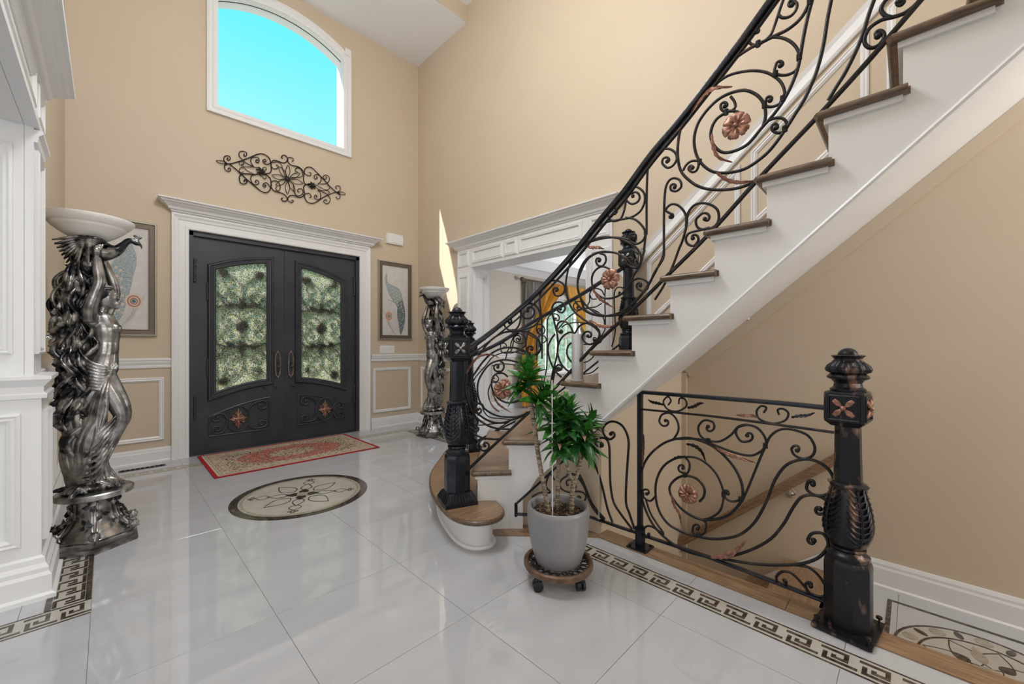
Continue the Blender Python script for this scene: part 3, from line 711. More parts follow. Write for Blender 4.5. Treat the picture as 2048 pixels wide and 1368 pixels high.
# ------------------------------------------------------------------ newel posts
def newel(loc, rot, label, H=1.2, rub=False, flare=False):
    t = thing('newel_post', label, 'newel post', loc, rot); s = H/1.2
    im = M['iron_rub'] if rub else M['iron_bk']
    def P(lst): return [(r, z*s) for r, z in lst]
    oc = lambda a, j, z: 1/max(.924, math.cos(((a+PI/8) % (PI/4))-PI/8))
    mb = MB()
    if flare:
        mb.box(-.105, .105, -.105, .105, 0, .022); mb.build('base_plate', im, t)
        mb = MB(); mb.lathe([(.143, .022), (.14, .034), (.118, .062), (.098, .075)], 4, rot=PI/4)
        for f in range(4):
            for q in range(9):
                u = -.08+.02*q; a = f*PI/2; v0 = (math.cos(a)*.106-math.sin(a)*u, math.sin(a)*.106+math.cos(a)*u, .03); v1 = (math.cos(a)*.076-math.sin(a)*u*.7, math.sin(a)*.076+math.cos(a)*u*.7, .074)
                mb.tube([v0, v1], .0045, 5)
        mb.build('fluted_base', im, t, 30)
    else:
        mb.box(-.12, .12, -.10, .10, 0, .012); mb.build('base_plate', im, t)
        for sx, sy in ((1, 1), (1, -1), (-1, 1), (-1, -1)):
            b = MB(); b.lathe([(.004, .012), (.004, .03), (.011, .033), (.011, .042), (.003, .046)], 8, c=(.10*sx, .083*sy, 0)); b.build('bolt', M['iron'], t, True)
    z0 = .012 if not flare else .07
    mb = MB(); mb.lathe(P([(.083, z0/s), (.083, .265), (.080, .285), (.074, .298)]), 8, rot=PI/8)
    mb.build('octagonal_pedestal', im, t, 25)
    mb = MB(); mb.lathe(P([(.066, .292), (.074, .302), (.074, .316), (.060, .325), (.056, .334), (.062, .342), (.060, .350)]), 24); mb.build('lower_collar', im, t, 40)
    # vase with acanthus leaves
    mb = MB(); pv = [(.055, .348), (.070, .37), (.080, .40), (.083, .44), (.078, .49), (.068, .54), (.058, .58), (.054, .60), (.056, .618)]
    mb.lathe(P(pv), 24)
    for k in range(4):
        a = k*PI/2+PI/4; ca, sa = math.cos(a), math.sin(a)
        def rad(z):
            for (r0, q0), (r1, q1) in zip(pv[:-1], pv[1:]):
                if q0 <= z <= q1: return r0+(r1-r0)*(z-q0)/(q1-q0)
            return .056
        mb.tube([((rad(z)+.003)*ca, (rad(z)+.003)*sa, z*s) for z in (.36, .42, .48, .54, .60)], [.004, .006, .005, .004], 6)
        for q in range(9):
            zz = .385+.024*q
            for sg in (-1, 1):
                b = a+sg*.62; r1 = rad(zz); r2 = rad(zz+.03)
                mb.tube([((r1+.002)*ca, (r1+.002)*sa, zz*s), ((r1+.004)*math.cos(a+sg*.28), (r1+.004)*math.sin(a+sg*.28), (zz+.008)*s), ((r2)*math.cos(b), (r2)*math.sin(b), (zz+.036)*s)], [.0035, .006, .0025], 5)
    mb.build('acanthus_vase', im, t, 60)
    mb = MB(); mb.lathe(P([(.05, .598), (.062, .606), (.068, .618), (.060, .624), (.048, .628)]), 16, fn=lambda a, j, z: 1+.07*math.cos(8*a)*(1 if j in (1, 2) else 0)); mb.build('leaf_collar', im, t, 60)
    mb = MB(); mb.lathe(P([(.050, .62), (.0465, .75), (.045, .865), (.052, .872)]), 8, rot=PI/8); mb.build('shaft', im, t, 25)
    mb = MB(); h = .0665; zb_, zt = .885*s, 1.012*s
    mb.lathe([(.066, .868*s), (h*1.33, zb_), (h*1.4142, zb_+.004), (h*1.4142, zt-.003), (h*1.36, zt+.004), (.055, zt+.009)], 4, rot=PI/4)
    blk = mb.build('square_block', im, t, 20)
    for f in range(4):
        a = f*PI/2; ca, sa = math.cos(a), math.sin(a); zc = (zb_+zt)/2
        def loc3(u, v, d): return (ca*(h+d)-sa*u, sa*(h+d)+ca*u, zc+v)
        mb = MB(); q = .05
        for u0, v0, u1, v1 in ((-q, -q, q, -q), (q, -q, q, q), (q, q, -q, q), (-q, q, -q, -q)): mb.tube([loc3(u0, v0, .001), loc3(u1, v1, .001)], .0045, 6)
        mb.build('block_frame', im, blk, 40)
        mb = MB()
        for k in range(4):
            b = PI/4+k*PI/2
            for off in (-.2, 0, .2):
                mb.tube([loc3(.008*math.cos(b), .008*math.sin(b), .002), loc3(.028*math.cos(b+off), .028*math.sin(b+off), .006), loc3(.046*math.cos(b+off*.55), .046*math.sin(b+off*.55), .001)], [.004, .007, .003], 6)
        c0 = loc3(0, 0, .008); mb.sphere(c0, .011, 10)
        mb.build('rosette', M['copper'] if rub else M['pewter'], blk, 60)
    mb = MB(); mb.lathe(P([(.060, 1.016), (.062, 1.026), (.050, 1.036), (.047, 1.052), (.056, 1.066), (.070, 1.072), (.073, 1.080), (.066, 1.088), (.060, 1.092)]), 24); mb.build('upper_collar', im, t, 35)
    mb = MB(); fl = lambda a, j, z: 1+(.13*math.cos(8*a) if 0 < j < 7 else 0)
    mb.lathe(P([(.058, 1.092), (.068, 1.100), (.072, 1.112), (.066, 1.128), (.050, 1.143), (.042, 1.154), (.047, 1.163), (.060, 1.170), (.052, 1.173), (.036, 1.168)]), 48, fn=fl)
    mb.build('leaf_crown', im, t, 70)
    mb = MB(); mb.sphere((0, 0, 1.168*s), .037, 16, (1, 1, .95)); mb.build('finial_ball', im, t, 60)
    return t
NB, NFs, NU, NG = (1.59, 2.09), (2.45, 3.04), (3.24, 1.79), (2.228, .205)
newel((*NB, RI), -.35, 'black cast iron newel post on the front of the bottom oak step', 1.25, flare=True)
newel((*NFs, RI), -.35, 'black newel post on the far end of the bottom step, behind the front post', 1.25, flare=True)
newel((*NU, 5*RI), .1, 'black newel post ending the far railing beside the dining room opening', 1.25)
newel((*NG, .006), -.12, 'large worn black newel post with copper rub at the right end of the stairwell guard', 1.18, rub=True)

# ------------------------------------------------------------------ wrought iron railings
PLM = [(p.x, p.y) for p in smooth_path([(1.60, 2.10, 0), (1.76, 2.055, 0), (1.90, 1.955, 0), (2.03, 1.80, 0), (2.105, 1.58, 0), (2.12, 1.34, 0), (2.12, 1.10, 0), (2.12, .6, 0), (2.12, 0, 0), (2.12, -.9, 0)], 8)]
PLF = [(p.x, p.y) for p in smooth_path([(*NFs, 0), (2.63, 2.80, 0), (2.83, 2.50, 0), (3.05, 2.16, 0), (*NU, 0)], 8)]
PLG = [(2.228, -1), (2.228, 1.405), (1.84, 1.80), (1.6, 2.04)]
def cropper(ox, oy, s): return lambda pts: [(ox+x/s, oy+y/s) for x, y in pts]
C8 = cropper(1200, 0, 2.7357); C5 = cropper(1160, 440, 4.0225); CM = cropper(900, 380, 3.258); CN = cropper(900, 600, 3.8)
CP = cropper(1020, 560, 6.218); CG = cropper(1160, 740, 2.28); CK = cropper(1160, 780, 4.0225); CT = cropper(1030, 950, 5.95)
def spiral_end(pts, c, turns=.75, r1=.18):
    """continue the last point of pts into a spiral around c"""
    a = Vector((*pts[-2], 0)); b = Vector((*pts[-1], 0)); c = Vector((*c, 0)); r = b-c; t = b-a
    sg = 1 if (r.x*t.y-r.y*t.x) > 0 else -1; R = r.length; a0 = math.atan2(r.y, r.x); n = max(6, int(turns*12))
    return list(pts)+[(c.x+math.cos(a0+sg*2*PI*turns*i/n)*R*(1-(1-r1)*i/n), c.y+math.sin(a0+sg*2*PI*turns*i/n)*R*(1-(1-r1)*i/n)) for i in range(1, n+1)]
def rod(parent, plan, pts, r=.0065, ends=(), name='scroll', taper=False, off=0, m='iron'):
    """pts: traced line; ends: centres for a curl at the start/end"""
    P = list(pts)
    if len(ends) > 0 and ends[0]: P = spiral_end(P[::-1], *ends[0])[::-1]
    if len(ends) > 1 and ends[1]: P = spiral_end(P, *ends[1])
    Q = smooth_path([(x, y, 0) for x, y in P], 4)
    W = [on_plan(q.x, q.y, plan) for q in Q]
    if off: W = [q+Vector((-off, -off, 0)) for q in W]
    mb = MB(); mb.tube(W, r, 7)
    for i, e in enumerate(ends):
        if e:
            q = W[0] if i == 0 else W[-1]; mb.sphere(q, r*1.75, 8)
    return mb.build(name, M[m], parent, 60)
def curl(c, scale=1): return (c, .9, .12)
def bar(parent, plan, pts, wd, ht, name, m='iron_bk'):
    W = [on_plan(p[0], p[1], plan) for p in pts]
    Wd = []
    for i in range(len(W)-1):
        n = 6 if (W[i+1]-W[i]).length > .08 else 1
    mb = MB(); k = 10
    prof = [(wd/2*math.copysign(abs(math.cos(2*PI*i/k))**.6, math.cos(2*PI*i/k)), ht/2*math.copysign(abs(math.sin(2*PI*i/k))**.6, math.sin(2*PI*i/k))) for i in range(k)]
    vs = []
    for i, p in enumerate(W):
        t = (W[min(i+1, len(W)-1)]-W[max(i-1, 0)]).normalized(); sd = Vector((-t.y, t.x, 0)).normalized(); up = t.cross(sd)
        if up.z < 0: up = -up
        for a, b in prof: vs.append(p+sd*a+up*b)
    m_ = len(W)
    mb.add(vs, [(i*k+q, i*k+(q+1) % k, (i+1)*k+(q+1) % k, (i+1)*k+q) for i in range(m_-1) for q in range(k)]+[list(range(k)), list(range((m_-1)*k, m_*k))])
    return mb.build(name, M[m], parent, 50)
def densify(pts, plan_smooth=5): 
    return [(p.x, p.y) for p in smooth_path([(x, y, 0) for x, y in pts], plan_smooth)]
def collar(parent, plan, p, r=.0125, along=(0, 1), L=.012):
    w0 = on_plan(p[0], p[1], plan); w1 = on_plan(p[0]+along[0]*3, p[1]+along[1]*3, plan); d = (w1-w0).normalized()
    mb = MB()
    for k in (-1, 0, 1): mb.tube([w0+d*(k*L*.75-L*.3), w0+d*(k*L*.75+L*.3)], r, 8)
    mb.build('collar', M['iron'], parent, 40)
def flower(parent, plan, p, R, ang=0, toward=-1, six=6):
    w0 = on_plan(p[0], p[1], plan); wx = on_plan(p[0]+4, p[1], plan)-w0; wx.z = 0; ex = wx.normalized(); ez = Vector((0, 0, 1)); n = ex.cross(ez)
    if n.dot(-w0) < 0: n = -n
    w0 = w0+n*.014; mb = MB()
    for k in range(six):
        a = ang+2*PI*k/six; ring = []
        e1 = ex*math.cos(a)+ez*math.sin(a); e2 = -ex*math.sin(a)+ez*math.cos(a); vs = []; 
        rows = ((0, .10, 0), (.35, .22, .010), (.7, .42, .012), (.92, .40, .008), (1.0, .18, .002))
        for u, hw, d in rows:
            for q in (-1, -.5, 0, .5, 1): vs.append(w0+e1*(u*R)+e2*(q*hw*R)+n*(d+(.0045 if abs(q) == .5 else (-.002 if q == 0 else -.004))*(u > 0)))
        mb.add(vs, [(i*5+j, i*5+j+1, (i+1)*5+j+1, (i+1)*5+j) for i in range(4) for j in range(4)])
        mb.add([v-n*.002 for v in vs], [(i*5+j, (i+1)*5+j, (i+1)*5+j+1, i*5+j+1) for i in range(4) for j in range(4)])
    o = mb.build('flower', M['copper'], parent, 60, fixn=False)
    m2 = MB(); m2.sphere(w0+n*.012, R*.17, 8); m2.build('flower_center', M['copper'], o, 60)
def leaf(parent, plan, pts, wpx, m='copper', name='leaf'):
    """acanthus leaf along a traced spine, toothed on both sides"""
    Q = smooth_path([(x, y, 0) for x, y in pts], 4); n = len(Q); mb = MB(); vs = []
    w0 = on_plan(*pts[0], plan)
    nn = Vector((-1, -1, 0)).normalized()
    for i, q in enumerate(Q):
        t = (Q[min(i+1, n-1)]-Q[max(i-1, 0)]).normalized(); s_ = Vector((-t.y, t.x, 0)); f = math.sin(PI*min(1, .12+i/(n-1)*.88))**.7*(1 if i % 2 else .62)
        for k, h in ((-1, 0), (-.45, .006), (0, .002), (.45, .006), (1, 0)):
            p = q+s_*wpx*.5*f*k; vs.append(on_plan(p.x, p.y, plan)+nn*(.012+h))
    mb.add(vs, [(i*5+j, i*5+j+1, (i+1)*5+j+1, (i+1)*5+j) for i in range(n-1) for j in range(4)])
    mb.add([v-nn*.003 for v in vs], [(i*5+j, (i+1)*5+j, (i+1)*5+j+1, i*5+j+1) for i in range(n-1) for j in range(4)])
    return mb.build(name, M[m], parent, 70, fixn=False)

RM = thing('stair_railing', 'black wrought iron scroll railing with copper flowers on the open side of the stairs', 'railing')
rail = densify([(926, 706), (975, 670), (1023, 632), (1070, 590), (1115, 543), (1161, 491), (1205, 436), (1250, 383), (1302, 312), (1360, 243), (1419, 168), (1482, 86), (1547, -4), (1620, -104), (1720, -240)])
bar(RM, PLM, rail, .045, .034, 'handrail')
bar(RM, PLM, [(x+2, y+14) for x, y in rail], .022, .012, 'subrail', 'iron')
br = densify([(933, 942), (985, 893), (1055, 828), (1110, 776), (1190, 690), (1260, 625), (1330, 556), (1420, 466), (1515, 360), (1640, 228), (1740, 118), (1845, -4), (1960, -140)])
bar(RM, PLM, br, .024, .018, 'bottom_rail', 'iron')
R = lambda pts, **k: rod(RM, PLM, pts, **k)
R(C8([(1015, -30), (990, 35), (975, 80), (955, 140), (935, 190), (900, 225), (865, 245), (830, 243), (810, 215), (820, 185), (845, 160)]), ends=(None, (C8([(858, 172)])[0], .8, .15)))
R(C8([(975, 80), (1000, 98), (1040, 90), (1070, 60), (1078, 25), (1060, 5)]), ends=(None, (C8([(1048, 25)])[0], .8, .15)))
R(C8([(1160, -30), (1130, 50), (1090, 110), (1030, 160), (960, 195), (880, 235), (820, 265), (740, 320), (680, 385), (620, 450), (560, 520), (500, 600), (450, 680), (430, 760), (425, 850), (440, 930), (480, 980), (540, 1020), (620, 1038), (720, 1035), (800, 1015), (860, 985)]), r=.0075)
R(C8([(1170, -30), (1150, 40), (1130, 120), (1110, 220), (1095, 310), (1080, 380), (1050, 460), (1010, 540), (970, 600), (930, 650), (880, 705), (840, 755), (800, 795), (740, 825), (680, 835), (640, 815), (615, 780), (605, 740), (615, 690), (640, 650), (675, 625), (710, 608), (750, 612), (775, 640)]), r=.0075)
R(C8([(715, 528), (735, 555), (740, 585), (720, 605), (690, 612), (665, 600), (660, 580)]), ends=(None, (C8([(684, 578)])[0], .8, .15)))
R(C8([(615, 475), (700, 415), (800, 390), (880, 390), (940, 410), (990, 450), (1010, 500), (1000, 540)]))
R(C8([(915, 208), (960, 204), (1010, 212), (1055, 238), (1085, 280), (1090, 330), (1075, 380), (1040, 405), (1000, 412), (965, 405), (955, 385), (962, 358)]), ends=(None, (C8([(988, 355)])[0], .8, .15)))
R(C8([(1270, -30), (1265, 0), (1245, 100), (1225, 230), (1200, 340), (1170, 430), (1120, 540), (1070, 620), (1020, 700), (940, 810), (870, 875), (790, 925), (700, 945), (620, 940), (560, 900), (525, 840), (515, 760), (535, 680), (580, 610), (640, 550), (700, 515), (770, 495), (820, 500), (870, 530), (900, 580), (905, 640), (890, 695)]), r=.0075)
R(C8([(995, 545), (980, 570), (940, 585), (905, 578), (908, 552)]), ends=(None, (C8([(930, 545)])[0], .75, .2)))
R(C8([(890, 695), (920, 662), (970, 645), (1010, 655), (1025, 690), (1010, 715), (975, 728), (948, 718)]), ends=(None, (C8([(963, 695)])[0], .8, .15)))
R(C8([(455, 935), (470, 905), (500, 882), (540, 885), (530, 930), (505, 942), (487, 930)]), ends=(None, (C8([(502, 918)])[0], .6, .2)))
R(C8([(250, 1290), (255, 1250), (255, 1100), (260, 940), (270, 885), (300, 840), (340, 818), (380, 815), (410, 835), (420, 870), (400, 905), (370, 918), (345, 900)]), ends=(None, (C8([(367, 880)])[0], .85, .12)))
R(C8([(0, 1240), (40, 1215), (90, 1205), (150, 1195), (190, 1180), (225, 1150), (245, 1100), (240, 1055), (205, 1025), (170, 1030), (145, 1060), (145, 1095), (170, 1115)]), ends=(None, (C8([(185, 1072)])[0], .85, .12)))
R(C8([(140, 1078), (140, 1110), (130, 1160), (110, 1200), (70, 1210), (50, 1190)]), ends=(None, (C8([(78, 1162)])[0], .8, .15)))
R(C8([(140, 1190), (190, 1200), (230, 1235), (248, 1275), (235, 1315), (200, 1335), (172, 1325)]), ends=(None, (C8([(187, 1297)])[0], .8, .15)))
R(C8([(350, 1400), (350, 1200), (355, 1060), (370, 1000), (400, 975), (435, 985), (445, 1020), (420, 1045), (392, 1042)]), ends=(None, (C8([(406, 1022)])[0], .8, .15)))
R(C8([(300, 1480), (350, 1380)])+C5([(680, 0)]), r=.0001) if False else None
R([(1328, 508), (1325, 520), (1309, 545), (1299, 567), (1285, 587), (1267, 607), (1242, 624), (1210, 632), (1182, 628), (1160, 614), (1150, 602)]+CM([(790, 700)])[:0])
R([(1328, 500), (1325, 515), (1314, 538), (1299, 565), (1280, 592), (1260, 612), (1240, 625), (1213, 632), (1190, 629), (1170, 619), (1162, 598), (1155, 570), (1163, 541), (1176, 518), (1195, 506), (1215, 504), (1235, 507), (1254, 518), (1262, 530)])
R(C5([(520, 240), (510, 270), (480, 370), (430, 450), (390, 530), (340, 590), (270, 625), (200, 630), (140, 600), (105, 550), (95, 470), (120, 410), (170, 375), (220, 385), (262, 410)]))
R([(1292, 465), (1288, 500)])
R(C5([(160, 268), (200, 285), (208, 330), (180, 370), (145, 365), (130, 338)]), ends=(None, (C5([(153, 325)])[0], .8, .15)))
R([(1150, 497), (1160, 490), (1202, 475), (1234, 476), (1254, 483), (1272, 495), (1282, 512), (1280, 527), (1272, 536), (1262, 533)], ends=(None, ((1263, 521), .7, .2)))
R(C5([(395, 520), (440, 480), (490, 470), (540, 500), (545, 545), (510, 570), (470, 555)]), ends=(None, (C5([(482, 525)])[0], .8, .15)))
R(C8([(385, 1168), (360, 1150), (385, 1120), (420, 1120), (455, 1150), (475, 1200), (470, 1250), (450, 1320), (430, 1368), (400, 1450), (350, 1560), (300, 1640)]), ends=((C8([(388, 1185)])[0], .7, .2), None))
R(C8([(470, 1240), (475, 1195), (490, 1150), (530, 1115), (590, 1115), (640, 1145), (650, 1195), (630, 1235), (580, 1255), (535, 1245), (525, 1205), (550, 1175)]), ends=(None, (C8([(578, 1195)])[0], .8, .15)))
R(C8([(600, 1245), (545, 1260), (490, 1275), (470, 1305), (480, 1335), (510, 1345), (532, 1325)]), ends=(None, (C8([(513, 1302)])[0], .7, .2)))
R(C8([(1760, -20), (1740, 10), (1710, 40), (1660, 75), (1600, 95), (1540, 110), (1480, 150), (1450, 200), (1450, 240), (1480, 262), (1520, 250), (1550, 215)]), ends=(None, (C8([(1523, 192)])[0], .8, .15)), r=.0075)
R(C8([(1600, 97), (1560, 85), (1538, 50), (1560, 5), (1600, -20), (1645, -15), (1660, 10)]), ends=(None, (C8([(1638, 12)])[0], .7, .2)), r=.0075)
R(C8([(1510, -30), (1470, 80), (1440, 180), (1400, 280), (1340, 400), (1290, 480), (1250, 548)]), r=.0075)
for p in ((865, 240), (1090, 312), (960, 405), (1000, 540), (900, 575), (1012, 705), (690, 614), (545, 885), (1148, 12), (250, 1272)): collar(RM, PLM, C8([p])[0], .011)
flower(RM, PLM, C8([(750, 695)])[0], .062, .3); flower(RM, PLM, C5([(253, 478)])[0], .062, .1); flower(RM, PLM, CN([(398, 682)])[0], .06, .5)
leaf(RM, PLM, C8([(495, 625), (560, 530), (620, 490), (715, 485)]), 11); leaf(RM, PLM, C8([(605, 740), (612, 800), (640, 865), (715, 895)]), 9)
leaf(RM, PLM, C8([(630, 948), (690, 990), (760, 1003), (850, 992)]), 10)
leaf(RM, PLM, C5([(60, 215), (90, 225), (140, 222), (190, 238)])+[], 9); leaf(RM, PLM, C5([(100, 560), (150, 630), (200, 665), (268, 708)]), 7); leaf(RM, PLM, CM([(905, 850), (960, 880), (1010, 890), (1075, 885)]), 9)
# lower part
R(CM([(1173, 325), (1100, 310), (1020, 312), (940, 330), (880, 355), (830, 395), (790, 460), (765, 540), (755, 620), (765, 700), (800, 780), (860, 835), (930, 875), (1000, 890), (1060, 888), (1105, 862)]))
R(CM([(1150, 470), (1120, 430), (1080, 410), (1020, 402), (960, 410), (900, 440), (860, 490), (835, 560), (832, 640), (850, 700), (890, 755), (950, 800), (1020, 820), (1090, 815), (1150, 790), (1180, 765)]))
R(CM([(600, 1100), (600, 950), (598, 850), (590, 780), (585, 700), (605, 640), (640, 600), (690, 590), (735, 610), (748, 650), (725, 685), (690, 688), (675, 665)]), ends=(None, (CM([(694, 652)])[0], .85, .12)))
R(CM([(410, 918), (470, 910), (540, 890), (580, 850), (585, 800), (560, 755), (520, 740), (480, 755), (462, 795), (480, 830)]), ends=(None, (CM([(513, 787)])[0], .9, .12)))
R(CM([(462, 790), (460, 840), (445, 890), (410, 918), (370, 905), (355, 880)]), ends=(None, (CM([(386, 860)])[0], .8, .15)))
R(CN([(480, 235), (400, 250), (330, 290), (270, 350), (220, 420), (170, 480), (130, 550), (115, 640), (120, 720), (150, 810), (200, 890), (270, 945), (350, 975), (450, 982)]), r=.007)
R(CN([(480, 240), (540, 238), (600, 245), (660, 285), (685, 330), (685, 380), (640, 415), (605, 410)]), ends=(None, (CN([(617, 372)])[0], .8, .15)))
R(CN([(605, 412), (540, 375), (460, 360), (380, 372), (310, 410), (250, 470), (200, 540), (165, 600), (155, 700), (175, 790), (220, 870), (300, 920), (380, 935), (460, 915), (540, 885), (590, 850)]), r=.007)
R(CN([(440, 585), (410, 560), (370, 555), (330, 580), (315, 640), (330, 700), (370, 750), (430, 780), (500, 775), (548, 750)]))
R(CN([(520, 475), (440, 455), (370, 460), (300, 490), (250, 550), (215, 620), (210, 700), (230, 780), (280, 840), (360, 880), (440, 890), (520, 885), (590, 855)]))
R(CN([(380, 465), (405, 480), (408, 520), (380, 548), (350, 540)]), ends=(None, (CN([(360, 508)])[0], .8, .15)))
R(CN([(195, 1000), (150, 960), (130, 930), (150, 900), (190, 895), (212, 925), (200, 960)]), ends=((CN([(200, 975)])[0], .6, .2), None))
R(CN([(130, 930), (135, 970), (170, 1010), (240, 1045), (310, 1057), (375, 1057)]))
R(CN([(320, 1055), (260, 1055), (225, 1080), (222, 1120), (255, 1147), (285, 1135)]), ends=(None, (CN([(268, 1105)])[0], .8, .15)))
R(CN([(255, 835), (250, 800), (220, 785), (190, 800), (182, 840), (205, 862)]), ends=(None, (CN([(218, 835)])[0], .7, .2)))
leaf(RM, PLM, CN([(125, 560), (170, 480), (230, 425), (310, 415), (380, 440)]), 6); leaf(RM, PLM, CN([(320, 700), (360, 780), (410, 820), (470, 855)]), 5)
R(CP([(605, 392), (650, 405), (685, 360), (670, 300), (620, 275), (560, 285), (525, 340), (530, 430), (560, 560), (590, 700), (595, 850), (570, 1000), (530, 1150), (505, 1310)]), ends=((CP([(620, 362)])[0], .7, .2), None))
R(CP([(620, 655), (590, 620), (585, 570), (620, 520), (680, 515), (740, 560), (780, 640), (800, 665), (822, 640), (850, 590), (910, 545), (990, 540), (1060, 580), (1110, 640), (1100, 720), (1050, 780), (980, 800), (920, 760), (900, 700), (930, 655)]), ends=((CP([(637, 637)])[0], .7, .2), (CP([(975, 690)])[0], .8, .2)))
R(CP([(800, 660), (740, 650), (660, 700), (610, 780), (590, 880), (610, 980), (650, 1060), (720, 1130), (790, 1165)]))
R(CP([(560, 670), (510, 740), (475, 830), (480, 930), (510, 1030), (560, 1130), (640, 1210)]))
R(CP([(780, 780), (740, 800), (710, 860), (715, 950), (775, 1030), (780, 1060)]))
R(CP([(590, 1130), (640, 1110), (640, 1070), (600, 1055), (570, 1080), (555, 1140), (520, 1330)]), ends=((CP([(608, 1105)])[0], .6, .2), None))
for p in ((403, 916),): collar(RM, PLM, CM([p])[0], .011, (1, 0))
for p in ((685, 345), (600, 410), (478, 235), (375, 550)): collar(RM, PLM, CN([p])[0], .011)

RF = thing('stair_railing', 'black wrought iron railing on the dining room side of the stairs, behind the front railing', 'railing')
railf = densify([(938, 714), (995, 688), (1053, 652), (1105, 622), (1158, 592), (1205, 562), (1249, 534)])
bar(RF, PLF, railf, .045, .034, 'handrail')
bar(RF, PLF, densify([(945, 888), (1000, 858), (1060, 826), (1130, 775), (1200, 720), (1250, 680)]), .024, .018, 'bottom_rail', 'iron')
Q = lambda pts, **k: rod(RF, PLF, pts, r=.006, **k)
Q(CP([(5, 860), (15, 780), (60, 680), (110, 665), (165, 690), (195, 740), (185, 820), (120, 870), (30, 905), (-20, 905)]))
Q(CP([(60, 770), (40, 730), (60, 690), (110, 690), (130, 730), (115, 765)]), ends=(None, (CP([(98, 735)])[0], .7, .2)))
Q(CP([(-60, 1000), (-10, 850), (100, 860), (200, 920), (300, 1000)]))
Q(CP([(235, 620), (215, 700), (200, 800), (205, 980)])); Q(CP([(330, 740), (330, 1000)]))
Q(CP([(350, 670), (330, 620), (345, 555), (400, 560), (435, 620), (415, 670), (370, 675), (345, 640)]), ends=(None, (CP([(370, 622)])[0], .7, .2)))
Q(CP([(340, 720), (380, 690), (430, 700), (450, 745), (420, 780), (385, 765)])); Q(CP([(0, 640), (120, 640), (260, 690), (350, 760), (385, 840), (350, 920), (280, 935), (230, 900), (225, 850)]), ends=(None, (CP([(255, 852)])[0], .7, .2)))
Q(CP([(565, 500), (605, 500), (610, 455), (575, 425), (520, 425), (475, 470), (465, 560), (462, 900), (455, 1100), (410, 1320)]), ends=((CP([(567, 480)])[0], .6, .2), None))
Q(CP([(590, 620), (640, 560), (720, 470), (820, 400), (930, 350), (1060, 335), (1140, 290)]))
Q(CP([(870, 380), (810, 370), (790, 320), (820, 275), (880, 270), (915, 310), (900, 355), (862, 365)]), ends=(None, (CP([(850, 340)])[0], .7, .2)))
Q(CP([(640, 590), (700, 550), (800, 530), (900, 530), (1000, 560), (1080, 620), (1130, 700), (1135, 760), (1090, 790), (1040, 760), (1040, 720)]), ends=(None, (CP([(1058, 742)])[0], .7, .2)))
Q(CP([(930, 350), (1000, 360), (1080, 390), (1140, 440), (1170, 500), (1175, 560)])); Q(CP([(1185, 95), (1180, 250), (1185, 560), (1165, 650), (1090, 750), (1040, 790)]))
Q(CP([(960, 320), (990, 260), (990, 180), (1020, 120), (1075, 105), (1140, 130), (1170, 190)])); Q(CP([(1080, 235), (1020, 235), (995, 190)]))
Q(CP([(1390, 175), (1420, 150), (1400, 100), (1350, 90), (1310, 120), (1295, 200), (1300, 400), (1310, 600), (1290, 740), (1262, 830)]), ends=((CP([(1365, 160)])[0], .6, .2), None))
Q(CP([(880, 800), (980, 800), (1040, 790)])); Q(CP([(900, 1030), (970, 1010), (1030, 960), (1060, 900)])); Q(CP([(900, 1170), (990, 1160), (1060, 1120), (1130, 1050)]))
Q(CN([(620, 440), (540, 405), (430, 395), (330, 430), (270, 500), (200, 580), (165, 640)])); Q(CN([(560, 505), (470, 490), (390, 485), (320, 500)]))
Q(CN([(385, 340), (390, 390), (430, 405), (465, 385), (480, 330), (490, 280), (530, 255), (575, 290), (570, 320), (520, 330), (485, 310)]), ends=((CN([(412, 352)])[0], .7, .2), (CN([(520, 295)])[0], .7, .2)))
Q(CN([(320, 600), (345, 630), (370, 600), (355, 575)]), ends=(None, (CN([(338, 590)])[0], .5, .3))); Q(CN([(385, 650), (350, 620), (310, 640), (290, 700), (300, 760), (330, 810), (375, 850)])); leaf(RF, PLF, CN([(300, 760), (320, 800), (345, 830), (372, 852)]), 4)
Q(CN([(215, 880), (190, 830), (200, 790), (240, 800), (260, 850), (300, 890), (380, 900), (470, 905), (555, 880)])); Q(CN([(165, 905), (190, 945), (250, 950), (330, 940), (440, 935)])); Q(CN([(165, 1085), (240, 1050), (330, 1000), (440, 930), (560, 860)]))
flower(RF, PLF, CN([(420, 640)])[0], .055, .1)

RG = thing('guard_railing', 'low black wrought iron guard with copper flower around the basement stairwell', 'railing')
bar(RG, PLG, densify([(1658, 816), (1560, 806), (1460, 798), (1360, 790), (1280, 784)], 2), .04, .022, 'top_rail')
bar(RG, PLG, densify([(1668, 865), (1560, 850), (1420, 832), (1278, 818)], 2), .012, .012, 'middle_rail', 'iron')
bar(RG, PLG, densify([(1662, 1207), (1560, 1168), (1420, 1115), (1285, 1070)], 2), .030, .014, 'bottom_rail')
bar(RG, PLG, [(1285, 1069), (1245, 1056), (1205, 1042), (1180, 1034), (1100, 1031), (1031, 1028)], .030, .014, 'bottom_rail')
bar(RG, PLG, [(1278, 783), (1240, 815), (1195, 857), (1150, 900), (1090, 955), (1032, 1008)], .016, .014, 'sloping_rail')
ep = [on_plan(1032, 1006, PLG), on_plan(1032, 1033, PLG)]; mb = MB(); mb.tube(ep, .010, 4); mb.build('end_post', M['iron_bk'], RG)
pg = Vector((2.228, 1.155, 0))
mb = MB(); mb.box(pg.x-.013, pg.x+.013, pg.y-.013, pg.y+.013, .05, .925); mb.box(pg.x-.021, pg.x+.021, pg.y-.021, pg.y+.021, .012, .13); mb.build('guard_post', M['iron_bk'], RG)
